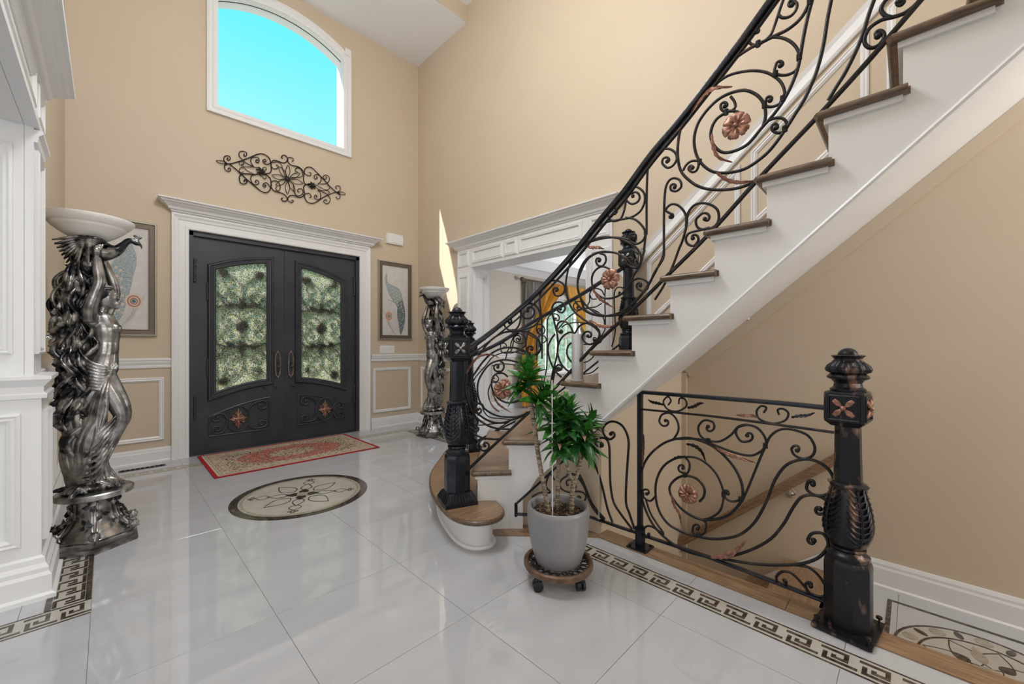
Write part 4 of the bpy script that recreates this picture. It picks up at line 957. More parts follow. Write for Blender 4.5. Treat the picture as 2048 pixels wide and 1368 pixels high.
mb = MB(); mb.box(pg.x-.055, pg.x+.055, pg.y-.06, pg.y+.06, .006, .016); [mb.lathe([(.008, .016), (.008, .022), (.003, .024)], 6, c=(pg.x+.04*a, pg.y+.045*b, 0)) for a in (-1, 1) for b in (-1, 1)]; mb.build('post_plate', M['iron_bk'], RG)
G = lambda pts, **k: rod(RG, PLG, pts, **{**dict(r=.006), **k})
G(CG([(440, 312), (380, 335), (320, 385), (285, 450), (278, 550), (300, 640), (340, 715), (400, 775), (470, 820), (560, 848), (600, 853), (680, 850), (780, 820), (870, 770), (930, 700), (970, 630), (1010, 580), (1060, 570), (1110, 585), (1140, 620), (1135, 650), (1100, 657)]), ends=(None, (CG([(1090, 636)])[0], .7, .2)), r=.007)
G(CG([(430, 315), (500, 310), (580, 335), (640, 375), (700, 440), (735, 510), (742, 580), (720, 620), (680, 660), (620, 680), (560, 683), (500, 660), (450, 620), (415, 570), (410, 530), (440, 495), (480, 482), (530, 495), (565, 535), (565, 575), (545, 600)]), r=.007)
G(CG([(480, 395), (430, 405), (380, 440), (350, 500), (345, 570), (360, 640), (400, 700), (460, 735), (520, 755), (600, 770), (680, 765), (740, 745), (800, 690), (850, 600), (890, 500), (940, 435), (1000, 410), (1060, 410), (1120, 440), (1155, 490), (1155, 540), (1120, 570), (1070, 570), (1035, 545), (1038, 515)]), ends=(None, (CG([(1058, 518)])[0], .6, .25)), r=.007)
G(CG([(430, 400), (520, 398), (580, 430), (625, 480), (650, 540), (655, 580), (640, 640), (600, 672), (560, 683)]))
G(CG([(445, 395), (480, 400), (500, 430), (490, 470), (462, 466)]), ends=(None, (CG([(466, 445)])[0], .8, .2)))
G(CG([(405, 325), (430, 310), (450, 270), (440, 225), (410, 197), (375, 203), (362, 228)]), ends=(None, (CG([(390, 235)])[0], .8, .15)))
G(CG([(430, 315), (540, 315), (620, 345), (700, 375), (770, 390), (810, 380), (845, 350), (845, 310), (810, 265), (760, 250), (720, 260), (690, 295), (640, 325), (585, 322), (550, 300), (540, 260), (565, 230), (600, 235)]), ends=(None, (CG([(588, 262)])[0], .8, .2)))
G(CG([(760, 250), (720, 262), (712, 290), (735, 325), (770, 325)]), ends=(None, (CG([(768, 300)])[0], .7, .25)))
G(CG([(738, 602), (770, 530), (810, 430), (840, 360), (870, 300), (920, 270), (980, 275), (1040, 300), (1070, 350), (1060, 390), (1020, 405), (980, 390), (965, 365)]), ends=(None, (CG([(988, 362)])[0], .7, .25)))
G(CG([(580, 850), (700, 870), (800, 885), (900, 890), (1000, 885), (1080, 860), (1125, 815), (1130, 780), (1105, 745), (1060, 745), (1040, 770)]), ends=(None, (CG([(1060, 778)])[0], .6, .25)), r=.007)
G(CG([(980, 890), (1040, 900), (1090, 940), (1125, 1000), (1115, 1030), (1080, 1030), (1040, 1010), (1028, 982)]), ends=(None, (CG([(1048, 982)])[0], .6, .25)))
G(CG([(1045, 1014), (1000, 960), (960, 925), (920, 920), (895, 945), (908, 972)]), ends=(None, (CG([(930, 965)])[0], .6, .25)))
G(CG([(345, 575), (320, 597), (290, 580), (285, 555)]), ends=(None, (CG([(304, 560)])[0], .7, .25)))
G(CG([(300, 590), (320, 650), (350, 700), (382, 748), (330, 715), (300, 715), (288, 740)]), ends=(None, (CG([(308, 750)])[0], .6, .25)))
G(CG([(560, 683), (575, 700), (570, 740), (540, 755), (515, 740), (517, 712)]), ends=(None, (CG([(534, 720)])[0], .6, .25)))
G(CG([(735, 590), (700, 600), (670, 590), (652, 568)]), ends=(None, (CG([(670, 562)])[0], .6, .25)))
G(CG([(402, 160), (415, 140), (400, 122), (380, 145), (400, 180), (445, 188), (485, 165), (480, 135), (455, 130), (450, 155)]), r=.005)
G(CG([(838, 195), (850, 172), (825, 165), (805, 190), (820, 225), (880, 243), (935, 230), (950, 197), (925, 177), (902, 182), (908, 205)]), r=.005)
for p in ((585, 322), (845, 345), (655, 568), (733, 590), (478, 478), (285, 568), (540, 752)): collar(RG, PLG, CG([p])[0], .011)
leaf(RG, PLG, CG([(378, 158), (350, 150), (325, 145), (305, 132)]), 7, 'iron'); leaf(RG, PLG, CG([(485, 172), (515, 165), (540, 152), (560, 150)]), 8, 'iron'); leaf(RG, PLG, CG([(800, 212), (770, 205), (735, 205), (705, 203)]), 8); leaf(RG, PLG, CG([(955, 215), (990, 208), (1030, 205), (1060, 192)]), 8, 'iron')
leaf(RG, PLG, CG([(480, 335), (520, 345), (550, 370), (568, 415)]), 8, 'iron'); leaf(RG, PLG, CG([(620, 355), (680, 385), (730, 400), (795, 420)]), 10); leaf(RG, PLG, CG([(281, 440), (284, 390), (288, 340), (288, 290)]), 6)
leaf(RG, PLG, CG([(412, 560), (425, 610), (448, 650), (458, 705)]), 7); leaf(RG, PLG, CG([(590, 848), (650, 845), (700, 825), (752, 772)]), 15)
flower(RG, PLG, CG([(498, 562)])[0], .052, .2)
G(CK([(440, 1120), (400, 1000), (370, 900), (375, 700), (385, 550), (390, 400), (350, 300), (290, 258), (230, 260), (185, 310), (200, 370), (240, 397), (272, 378)]), ends=(None, (CK([(255, 355)])[0], .6, .25)), r=.0075)
G(CK([(420, 1120), (330, 1000), (270, 900), (245, 760), (240, 600), (235, 450), (210, 395), (160, 385), (120, 410), (140, 450), (175, 455)]), ends=(None, (CK([(172, 438)])[0], .5, .3)), r=.0075)
G(CK([(262, 1065), (220, 950), (180, 780), (140, 650), (100, 570), (60, 540)]), r=.0075)
G(CK([(200, 1040), (100, 920), (50, 800), (5, 700), (-30, 655)]), r=.0075)
G(CT([(1060, 540), (950, 420), (880, 290), (830, 150), (760, 40), (690, -10), (610, 0)]), r=.0075)
G(CT([(690, 70), (725, 130), (700, 190), (640, 205), (560, 170), (530, 110), (560, 50), (620, 10)]), ends=((CT([(640, 105)])[0], .5, .3), None)); G(CT([(640, 205), (740, 195), (810, 210), (845, 260), (820, 310), (770, 300), (740, 275)]), ends=(None, (CT([(765, 270)])[0], .5, .3)))
G(CT([(470, 60), (420, -10), (380, 60), (370, 140), (420, 210), (300, 210), (200, 260)]))
# basement handrail on the right wall
hb = thing('wall_handrail', 'stained oak handrail running down the wall of the basement stairs', 'handrail')
hy = lambda px, py: on_plan(px, py, [(XR-.07, -2), (XR-.07, 5)])
a, b = hy(1690, 908), hy(1340, 1095); d = b-a; b = b+d*.35
mb = MB(); e = d.normalized(); up = Vector((0, -e.z, e.y)); up = up if up.z > 0 else -up
pr = [(-.028, -.02), (-.022, -.03), (.022, -.03), (.028, -.02), (.024, -.008), (.03, .01), (.02, .03), (-.02, .03), (-.03, .01), (-.024, -.008)]
vs = [q+Vector((x, 0, 0))+up*z for q in (a, b) for x, z in pr]; k = len(pr)
mb.add(vs, [(i, (i+1) % k, k+(i+1) % k, k+i) for i in range(k)]+[list(range(k)), list(range(k, 2*k))]); mb.build('rail', M['oak_y'], hb)
for t_ in (.27, .92):
    p = a+(b-a)*t_/1.35; mb = MB(); mb.tube(smooth_path([p-up*.03, p-up*.07, (XR-.03, p.y, p.z-.09), (XR+.0, p.y, p.z-.09)], 4), .006, 6); mb.lathe([(.001, 0), (.025, 0), (.02, .008), (.001, .01)], 12); st = len(mb.v)-48
    mb.v[st:] = [tuple(Matrix.Translation((XR, p.y, p.z-.09)) @ Matrix.Rotation(-PI/2, 4, 'Y') @ Vector(v)) for v in mb.v[st:]]; mb.build('bracket', M['frame_e'], hb, 50)
# ------------------------------------------------------------------ front doors
XC = 1.555; DY = YF+.045; M['bronze_r'] = mat('rubbed_bronze', (.52, .40, .34), .35, metal=.5, noise_s=50, col2=(.2, .15, .13))
mb = MB(); 
for a in ((.612, .655, 0, 2.44), (2.455, 2.498, 0, 2.44), (.612, 2.498, 2.395, 2.44)): mb.box(a[0], a[1], YF+.01, YF+.15, a[2], a[3])
mb.box(.612, 2.498, YF+.0, YF+.16, -.002, .012)
df = structure('door_1', mb, M['door'])
def arc_z(x, ze, zc, xe):  # rises from ze at the outer edge (distance xe from centre) to zc at the centre
    d = min(1, abs(x-XC)/xe); return zc+(ze-zc)*d*d
def dpath(s, xi, xo, f_top, f_bot, n=10):
    """closed outline of a panel on side s (-1 left, +1 right), xi/xo distance from centre"""
    top = [(XC+s*(xo+(xi-xo)*i/n), f_top(XC+s*(xo+(xi-xo)*i/n))) for i in range(n+1)]
    bot = [(XC+s*(xi+(xo-xi)*i/n), f_bot(XC+s*(xi+(xo-xi)*i/n))) for i in range(n+1)]
    p = top+bot
    return p if s < 0 else p[::-1]
ft_ = lambda x: arc_z(x, 2.06, 2.215, .705); fb_ = lambda x: arc_z(x, .665, .795, .705)
pt_ = lambda x: arc_z(x, .40, .575, .76); pb_ = lambda x: .19
for s in (-1, 1):
    leafn = structure('door_%d' % (2 if s < 0 else 3), MB().box(0, 0, 0, 0, 0, 0), M['door']) if False else None
    # leaf with a hole for the glazing: strips left, right, above and below
    mb = MB(); xo, xi = .898, .004
    def bx(d0, d1, z0, z1):
        a, b = sorted((XC+s*d0, XC+s*d1)); mb.box(a, b, DY, DY+.05, z0, z1)
    bx(.703, xo, .012, 2.393); bx(xi, .19, .012, 2.393)
    n = 10
    for (f0, f1) in ((lambda x: ft_(x), lambda x: 2.393), (lambda x: .012, lambda x: fb_(x))):
        vs = []
        for i in range(n+1):
            x = XC+s*(.19+(.703-.19)*i/n)
            for y in (DY, DY+.05):
                for z in (f0(x), f1(x)): vs.append((x, y, z))
        mb.add(vs, [q for i in range(n) for q in ((i*4, i*4+4, i*4+5, i*4+1), (i*4+2, i*4+3, i*4+7, i*4+6), (i*4, i*4+2, i*4+6, i*4+4), (i*4+1, i*4+5, i*4+7, i*4+3))]+[(0, 1, 3, 2), (n*4, n*4+2, n*4+3, n*4+1)])
    L_ = structure('door_%d' % (2 if s < 0 else 3), mb, M['door'])
    # raised sash frame round the glass
    pth = [(x, DY, z) for x, z in dpath(s, .185, .708, ft_, fb_)]
    def both(prof, name, m, pth_=pth, par=None):
        m1 = MB(); m1.sweep(prof, pth_, (0, -1, 0), True); return m1.build(name, m, par or L_, False)
    pr = [(-.012, 0), (-.012, .012), (.0, .022), (.012, .022), (.018, .016), (.034, .018), (.042, .028), (.055, .028), (.062, .016), (.068, 0)]
    t0 = MB(); t0.sweep([(0, 0), (.05, 0)], [pth[0], pth[1], pth[2]], (0, -1, 0))
    ctr = Vector((XC+s*.447, DY, 1.4)); sgn = 1 if (Vector(t0.v[1])-ctr).length > (Vector(t0.v[0])-ctr).length else -1
    both([(a*sgn, b) for a, b in pr], 'sash_frame', M['door'])
    mb = MB(); mb.prism([(x, z) for x, z in dpath(s, .188, .705, ft_, fb_)], DY+.022, DY+.030, MXZ); mb.build('glass_pane', M['hammered'], L_)
    # outer grille: scrolls and rosettes behind the pane
    gr = MB(); gy = DY+.043
    def gs(pts, r=.007, c=None):
        P = pts if c is None else spiral_end(pts, *c)
        gr.tube([(XC+s*p.x, gy, p.y) for p in smooth_path([(a, b, 0) for a, b in P], 4)], r, 6)
    def gc(u, z, r): gr.lathe([(.001, 0), (r, 0), (r*.8, .008), (.001, .014)], 10); i0 = len(gr.v)-40; gr.v[i0:] = [(XC+s*(u)+v[0], gy-.006+v[2], z+v[1]) for v in gr.v[i0:]]
    uo, ui, um = .70, .19, .445
    for (cx_, cz_, rr) in ((um, 1.43, .075), (.27, 2.05, .062), (.62, .80, .062), (.62, 2.03, .05), (.27, .89, .035), (um, 1.67, .06), (um, 1.20, .06), (.33, 1.70, .04), (.57, 1.66, .045), (.33, 1.19, .045), (.57, 1.22, .04)): gc(cx_, cz_, rr)
    for sg, z0 in ((1, 1.43), (-1, 1.43)):
        for dx in (-1, 1):
            gs([(um, z0+sg*.05), (um+dx*.06, z0+sg*.14), (um+dx*.17, z0+sg*.17), (um+dx*.22, z0+sg*.10), (um+dx*.19, z0+sg*.03)], .008, ((um+dx*.15, z0+sg*.07), .9, .2))
            gs([(um+dx*.02, z0+sg*.24), (um+dx*.10, z0+sg*.22), (um+dx*.20, z0+sg*.29), (um+dx*.23, z0+sg*.38)], .012)
            gs([(um+dx*.02, z0+sg*.24), (um+dx*.05, z0+sg*.36), (um+dx*.15, z0+sg*.42), (um+dx*.19, z0+sg*.34), (um+dx*.14, z0+sg*.29)], .008, ((um+dx*.12, z0+sg*.345), .8, .2))
            gs([(um-dx*.02, z0+sg*.26), (um+dx*.02, z0+sg*.50), (um+dx*.12, z0+sg*.60), (um+dx*.20, z0+sg*.55), (um+dx*.17, z0+sg*.47)], .008, ((um+dx*.135, z0+sg*.53), .8, .2))
        gs([(uo, z0+sg*.20), (um+.1, z0+sg*.25), (um, z0+sg*.235), (um-.1, z0+sg*.25), (ui, z0+sg*.20)], .016)
    gs([(um, 1.05), (um, 1.8)], .006)
    gr.build('outer_grille', M['iron'], L_, 60)
    # lower scroll panel
    pth2 = [(x, DY, z) for x, z in dpath(s, .165, .755, pt_, pb_)]
    ctr = Vector((XC+s*.46, DY, .32)); t0 = MB(); t0.sweep([(0, 0), (.02, 0)], pth2[:3], (0, -1, 0)); sg2 = 1 if (Vector(t0.v[1])-ctr).length > (Vector(t0.v[0])-ctr).length else -1
    both([(a*sg2, b) for a, b in [(-.004, 0), (-.004, .010), (.002, .014), (.010, .010), (.012, 0)]], 'panel_frame', M['door'], pth2)
    def ds(pts, c=None, r=.0115):
        P = pts if c is None else spiral_end(pts, *c)
        m_ = MB(); m_.tube([(XC+s*p.x, DY-.012, p.y) for p in smooth_path([(a, b, 0) for a, b in P], 4)], r, 8); m_.build('door_scroll', M['door'], L_, 60)
    um = .485
    ds([(um+.14*math.cos(PI/10*i)*.8, .352+.15*math.sin(PI/10*i)*.98) for i in range(21)], None, .008)
    ds([(um-.10, .44), (um-.14, .50), (um-.22, .535), (um-.28, .52), (um-.29, .46), (um-.25, .44)], ((um-.235, .475), .8, .2))
    ds([(um-.10, .27), (um-.14, .225), (um-.22, .215), (um-.28, .23), (um-.29, .28), (um-.25, .30)], ((um-.24, .265), .8, .2))
    ds([(um+.10, .36), (um+.14, .42), (um+.19, .43), (um+.24, .40), (um+.235, .355), (um+.20, .35)], ((um+.195, .38), .8, .2))
    ds([(um+.10, .34), (um+.14, .23), (um+.19, .21), (um+.24, .23), (um+.235, .28), (um+.20, .29)], ((um+.20, .255), .8, .2))
    m_ = MB(); c_ = (XC+s*um, .352)     # pierced diamond ornament
    for k in range(4):
        a = k*PI/2; L4 = .118 if k % 2 else .088
        e1 = (math.cos(a), math.sin(a)); e2 = (-e1[1], e1[0])
        for pts, r_ in (([(0, 0), (.5, 0), (1, 0)], [.016, .012, .004]), ([(.25, 0), (.55, .22), (.72, .12)], [.008, .010, .005]), ([(.25, 0), (.55, -.22), (.72, -.12)], [.008, .010, .005]), ([(.15, .15), (.40, .42), (.25, .55)], [.008, .011, .005])):
            m_.tube([(c_[0]+L4*(u*e1[0]+v*e2[0]), DY-.018, c_[1]+L4*(u*e1[1]+v*e2[1])) for u, v in pts], r_, 6)
    m_.sphere((c_[0], DY-.022, c_[1]), .016, 8)
    m_.build('copper_ornament', M['copper'], L_, 60)
    # hardware
    hx = XC+s*.074
    m_ = MB(); m_.prism([(hx-.022, .83), (hx+.022, .83), (hx+.024, .90), (hx+.024, 1.05), (hx+.022, 1.10), (hx-.022, 1.10), (hx-.024, 1.05), (hx-.024, .90)], DY-.010, DY, MXZ)
    hp = m_.build('handle_plate', M['door'], L_)
    m_ = MB(); m_.tube([(hx+x, DY-.012, z) for x, z in ((0, .81), (.020, .835), (.027, .90), (.027, 1.03), (.020, 1.09), (0, 1.125), (-.020, 1.09), (-.027, 1.03), (-.027, .90), (-.020, .835), (0, .81))], .008, 6); m_.sphere((hx, DY-.014, 1.125), .010, 8); m_.sphere((hx, DY-.014, .81), .010, 8)
    m_.build('handle_rim', M['bronze_r'], hp, 60)
    m_ = MB(); m_.tube([(hx, DY-.01, .94), (hx, DY-.045, .94)], .008, 8); m_.sphere((hx, DY-.055, .94), .020, 12); m_.sphere((hx, DY-.02, 1.0), .014, 10); m_.build('door_knob', M['door'], hp, 60)
    for z in (.50+.02, 1.30-.02, 2.02):
        m_ = MB(); x = XC+s*.885; m_.tube([(x, DY-.014, z-.115), (x, DY-.014, z+.115)], .0125, 8)
        for q in (-.115, -.05, .05, .115): m_.sphere((x, DY-.014, z+q), .017, 8)
        if z < 1 or z > 2: m_.build('hinge', M['door'], L_, 60)
    for z in (.95, 1.80):
        m_ = MB(); x = XC+s*.775; m_.tube([(x, DY-.024, z-.09), (x, DY-.024, z+.09)], .007, 8); m_.sphere((x, DY-.024, z-.09), .010, 8); m_.sphere((x, DY-.024, z+.09), .010, 8); m_.build('sash_hinge', M['door'], L_, 60)
    for u, z in ((.128, 1.98), (.215, .70), (.10, .69)):
        m_ = MB(); m_.sphere((XC+s*u, DY-.012, z), .015, 10); m_.build('knob_stud', M['door'], L_, 60)

# ------------------------------------------------------------------ scroll wall art over the door
wa = thing('wall_art', 'dark scrolled metal wall plaque hung between the arched window and the front doors', 'wall art', (1.65, YF-.018, 3.15))
A4 = cropper(420, 280, 7.062)
def wart(pts, r=.005, c=None, name='scroll'):
    P = A4(pts)
    if c: P = spiral_end(P, *(A4([c[0]])[0],)+tuple(c[1:]))
    W = [on_front(q.x, q.y, YF-.018) for q in smooth_path([(x, y, 0) for x, y in P], 4)]
    m_ = MB(); m_.tube([(x-1.65, 0, z-3.15) for x, z in W], r, 6)
    if c: x, z = W[-1]; m_.sphere((x-1.65, 0, z-3.15), r*1.6, 6)
    m_.build(name, M['iron'], wa, 60)
T = .0075
wart([(85, 290), (130, 290), (190, 300), (220, 335), (170, 335), (120, 320), (85, 290)], .004)
wart([(215, 335), (290, 335), (350, 320), (450, 290), (600, 230), (680, 198), (740, 195), (800, 220), (845, 270), (860, 340), (865, 420), (850, 460), (800, 475), (700, 480), (620, 488), (560, 480), (450, 480), (415, 530), (430, 600), (480, 622), (520, 600)], T*.8, ((492, 580), .6, .2))
wart([(280, 345), (340, 390), (430, 470), (520, 555), (620, 640), (720, 720), (780, 742), (830, 725), (855, 680), (862, 600), (850, 540), (800, 495), (760, 480)], T*.8)
wart([(240, 330), (200, 290), (200, 240), (235, 222), (280, 235), (285, 270)], .005, ((255, 262), .6, .2)); wart([(240, 345), (205, 360), (210, 410), (245, 440), (285, 435)], .005, ((265, 410), .6, .2))
wart([(600, 370), (520, 330), (450, 270), (410, 215), (420, 170), (470, 158), (515, 180), (515, 220)], .005, ((490, 205), .5, .3))
wart([(620, 380), (520, 380), (450, 365), (415, 330), (430, 300), (470, 310)], .004, ((455, 335), .5, .3)); wart([(620, 480), (520, 430), (480, 390), (430, 395), (415, 430), (440, 465), (475, 445)], .004)
wart([(620, 380), (580, 320), (580, 265), (620, 240), (680, 250), (695, 290), (680, 320), (650, 310)], .005, ((668, 292), .5, .3)); wart([(640, 490), (590, 500), (575, 550), (600, 610), (650, 632), (690, 610), (680, 575)], .005, ((655, 590), .5, .3))
wart([(850, 325), (810, 345), (760, 325), (745, 290), (775, 270)], .005, ((775, 298), .6, .25)); wart([(850, 665), (810, 610), (765, 610), (745, 645), (775, 665)], .005, ((775, 642), .5, .3))
wart([(620, 385), (700, 395), (740, 430), (790, 420), (795, 395), (760, 385), (745, 405)], .004); wart([(700, 490), (740, 520), (770, 550), (795, 535), (785, 515)], .004)
wart([(860, 325), (890, 290), (940, 290), (1020, 320), (1070, 315), (1095, 270), (1075, 225), (1030, 215), (1010, 245), (1030, 262)], .006); wart([(1095, 260), (1125, 245), (1170, 260), (1180, 290), (1155, 300)], .005)
wart([(1095, 262), (1110, 320), (1160, 360), (1240, 375), (1300, 420), (1328, 480), (1320, 560), (1345, 620), (1420, 640)], .006)
wart([(865, 330), (870, 380), (910, 408), (955, 395), (960, 360), (930, 355)], .005); wart([(880, 320), (960, 310), (1010, 350), (1030, 420), (1070, 520)], .004)
wart([(860, 660), (900, 715), (980, 740), (1050, 770), (1092, 825), (1075, 860), (1030, 860), (1008, 830), (1030, 815)], .006); wart([(1095, 825), (1110, 860), (1150, 880), (1180, 860), (1150, 845)], .005)
wart([(1095, 825), (1130, 785), (1190, 785), (1260, 810), (1310, 795), (1335, 740), (1320, 680), (1335, 640), (1380, 625), (1450, 640)], .006)
wart([(870, 650), (865, 600), (900, 575), (960, 590), (990, 640), (985, 700), (945, 715), (930, 680), (945, 660)], .005); wart([(1180, 620), (1180, 700), (1220, 780), (1280, 780), (1315, 740), (1300, 695), (1250, 690), (1235, 720), (1265, 735)], .005)
wart([(1310, 440), (1260, 395), (1215, 400), (1205, 440), (1240, 450)], .005); wart([(1300, 440), (1310, 500), (1260, 525), (1140, 525)], .004)
wart([(1330, 470), (1340, 410), (1390, 382), (1450, 400), (1520, 470), (1600, 550), (1690, 650), (1770, 725), (1830, 760)], T*.8)
wart([(1330, 700), (1335, 800), (1370, 870), (1440, 895), (1510, 870), (1580, 820), (1680, 770), (1760, 740), (1830, 735)], T*.8)
wart([(1820, 735), (1870, 735), (1915, 765), (1860, 772), (1820, 745)], .004)
wart([(1800, 735), (1835, 710), (1840, 665), (1805, 645), (1772, 665), (1790, 690)], .005); wart([(1800, 750), (1835, 780), (1830, 820), (1795, 830), (1782, 800)], .005)
wart([(1550, 620), (1640, 615), (1685, 570), (1680, 520), (1640, 495), (1600, 510), (1605, 545)], .005, ((1632, 528), .5, .3)); wart([(1530, 700), (1640, 760), (1695, 820), (1685, 880), (1640, 900), (1608, 875)], .005, ((1638, 862), .5, .3))
wart([(1520, 625), (1565, 580), (1565, 520), (1520, 487), (1475, 500), (1475, 540)], .005, ((1500, 525), .5, .3)); wart([(1520, 705), (1560, 750), (1560, 820), (1520, 840), (1475, 815), (1480, 785)], .005, ((1500, 800), .5, .3))
wart([(1335, 470), (1380, 500), (1420, 500), (1425, 465), (1395, 455)], .005); wart([(1335, 780), (1360, 755), (1410, 760), (1430, 800), (1405, 815)], .005)
wart([(1480, 620), (1620, 700), (1680, 690), (1690, 650), (1660, 640)], .004); wart([(1450, 640), (1560, 710), (1650, 710), (1688, 740), (1660, 755)], .004)
for k, (x1, y1) in enumerate(((1103, 355), (1270, 470), (1315, 615), (1200, 730), (1095, 760), (930, 640), (872, 497), (975, 375))):
    cx_, cy_ = 1095, 552; dx, dy = x1-cx_, y1-cy_; L_ = math.hypot(dx, dy); nx, ny = -dy/L_*32, dx/L_*32
    wart([(cx_+dx*.1, cy_+dy*.1), (cx_+dx*.55+nx, cy_+dy*.55+ny), (x1, y1), (cx_+dx*.55-nx, cy_+dy*.55-ny), (cx_+dx*.1, cy_+dy*.1)], .004, name='petal')
for px, py, rr in ((1095, 552, .03), (715, 445, .034), (1440, 645, .03)):
    p = A4([(px, py)])[0]; x, z = on_front(p[0], p[1], YF-.018); m_ = MB()
    if rr == .03 and px == 1095: m_.sphere((x-1.65, -.006, z-3.15), .028, 10, (1, .5, 1))
    else:
        for k in range(7):
            a = k*2*PI/7; m_.tube([(x-1.65, -.006, z-3.15), (x-1.65+.03*math.cos(a), -.010, z-3.15+.03*math.sin(a)), (x-1.65+.052*math.cos(a+.2), -.004, z-3.15+.052*math.sin(a+.2))], [.010, .012, .003], 5)
    m_.build('leaf_boss', M['iron'], wa, 60)

# ------------------------------------------------------------------ framed peacock prints
def picture(x0, x1, z0, z1, label, side):
    t = thing('framed_print', label, 'picture', ((x0+x1)/2, YF, z0)); hw = (x1-x0)/2; h = z1-z0
    fp = [(0, 0), (0, .022), (.006, .030), (.014, .030), (.018, .022), (.052, .020), (.056, .026), (.062, .026), (.064, 0)]
    m_ = MB(); m_.sweep([(-a, b) for a, b in fp], [(-hw, 0, 0), (-hw, 0, h), (hw, 0, h), (hw, 0, 0)], (0, -1, 0), True); m_.build('frame', M['frame'], t)
    m_ = MB(); m_.sweep([(-a, b) for a, b in [(-.002, 0), (-.002, .026), (.003, .033), (.013, .033), (.014, 0)]], [(-hw, 0, 0), (-hw, 0, h), (hw, 0, h), (hw, 0, 0)], (0, -1, 0), True); m_.build('frame_edge', M['frame_e'], t)
    m_ = MB(); m_.box(-hw+.05, hw-.05, -.012, -.004, .05, h-.05); m_.build('paper', M['paper'], t)
    def shape(pts, m, name, closed=True, y=-.0135, th=.0012):
        P = smooth_path([(a, b, 0) for a, b in pts], 4, True); m_ = MB(); m_.prism([(p.x*side, p.y) for p in P], y, y+th, MXZ); return m_.build(name, m, t)
    def line(pts, m, r=.0016, name='ink_line'):
        m_ = MB(); m_.tube([(p.x*side, -.0125, p.y) for p in smooth_path([(a, b, 0) for a, b in pts], 4)], r, 4); return m_.build(name, m, t)
    # coordinates measured on the right-hand print: x from centre, z from the bottom
    if side < 0:
        body = [(262, 478), (254, 486), (248, 500), (236, 512), (222, 530), (212, 560), (206, 600), (203, 640), (208, 662), (226, 655), (242, 636), (252, 610), (262, 575), (268, 548), (273, 528), (272, 508), (266, 494)]
        q = [on_front(a, b) for a, b in body]; shape([(-(x-(x0+x1)/2), z-z0) for x, z in q], M['bluegrey'], 'peacock_body')
        for k in range(26):
            a = 214+(k % 4)*9+(k//4)*1.0; b = 535+(k//4)*17+(k % 2)*6; x, z = on_front(a, b); m_ = MB(); m_.lathe([(.001, 0), (.013, 0), (.013, .0006), (.001, .0006)], 10); m_.v = [(x-(x0+x1)/2+p[0], -.0142-p[2], z-z0+p[1]) for p in m_.v]; m_.build('feather_eye', M['inkpale'], t)
    else: shape([(-.16, .93), (-.145, .97), (-.13, .93), (-.13, .86), (-.09, .82), (-.02, .80), (.05, .77), (.10, .70), (.13, .60), (.14, .50), (.10, .45), (.04, .48), (-.02, .55), (-.07, .62), (-.12, .70), (-.145, .78), (-.165, .86)], M['bluegrey'], 'peacock_body')
    if side > 0: shape([(.05, .56), (.11, .60), (.15, .50), (.165, .38), (.155, .25), (.12, .13), (.09, .07), (.075, .10), (.06, .20), (.035, .33), (.03, .45)], M['bluedk'], 'peacock_tail', y=-.0145)
    for k in range(16 if side > 0 else 0):
        u = k/15; line([(.05+.04*(k % 4), .54-.02*(k % 3)), (.05+.03*(k % 4), .36-.1*u), (.08+.012*(k % 4), .16)], M['bluegrey'], .0014, 'tail_feather') if k % 2 == 0 else None
    for k in range(15 if side > 0 else 0):
        x = .105+.035*math.sin(k*1.7); z = .56-.029*k; m_ = MB(); m_.lathe([(.001, 0), (.0075, 0), (.0075, .0006), (.001, .0006)], 8)
        m_.v = [(side*(x-.012*k/15)+a, -.0155-c, z+b) for a, b, c in m_.v]; m_.build('tail_eye', M['inkpale'], t)
    for k in range(6 if side > 0 else 0):
        for q in range(3):
            x = -.05+.05*q+.01*k; z = .76-.045*k-.02*q; m_ = MB(); m_.lathe([(.001, 0), (.010, 0), (.010, .0006), (.001, .0006)], 8)
            m_.v = [(side*x+a, -.0142-c, z+b) for a, b, c in m_.v]; m_.build('feather_eye', M['inkpale'], t)
    if side > 0: line([(-.16, .92), (-.175, .905), (-.18, .90)], M['bluedk'], .003); line([(-.14, .97), (-.15, 1.0)], M['bluedk'], .0015)
    if side > 0: line([(-.12, .585), (-.06, .575), (.0, .545), (.06, .53)], M['inkline'], .004, 'branch'); line([(.0, .55), (-.01, .61)], M['inkline'], .0025); line([(-.03, .56), (-.035, .61)], M['inkline'], .0025)
    ex, ez = -.105, .345
    for r_, m, y in ((.072, 'inkpale', .0132), (.056, 'inkorange', .0138), (.044, 'inkpale', .0144), (.034, 'inkorange', .0150), (.024, 'bluegrey', .0156), (.015, 'bluedk', .0162)):
        m_ = MB(); m_.lathe([(.001, 0), (r_, 0), (r_, .0006), (.001, .0006)], 24); m_.v = [(side*ex+a*.9, -y-c, ez+b*(1.05)) for a, b, c in m_.v]; m_.build('feather_eye', M[m], t)
    line([(ex, ez-.07), (-.08, .20), (-.02, .10), (.01, .06)], M['inkline'], .0022, 'feather_shaft')
    for k in range(11):
        z = .33-.024*k; x = -.10+.010*k
        line([(x, z), (x-.05, z+.03), (max(-.2, x-.11), z+.12)], M['inkline'], .0010, 'feather_barb'); line([(x, z), (x+.05, z+.04), (x+.09, z+.14)], M['inkline'], .0010, 'feather_barb')
    for r_ in range(6):   # faint script at the top corner
        line([(.02+.012*i+(.01 if r_ % 2 else 0), 1.02-.032*r_+.007*((i*7+r_*3) % 3-1)) for i in range(14)], M['inkpale'], .0012, 'script_line')
    return t
picture(2.77, 3.32, 1.29, 2.445, 'framed peacock print right of the front doors above the light switches', 1)
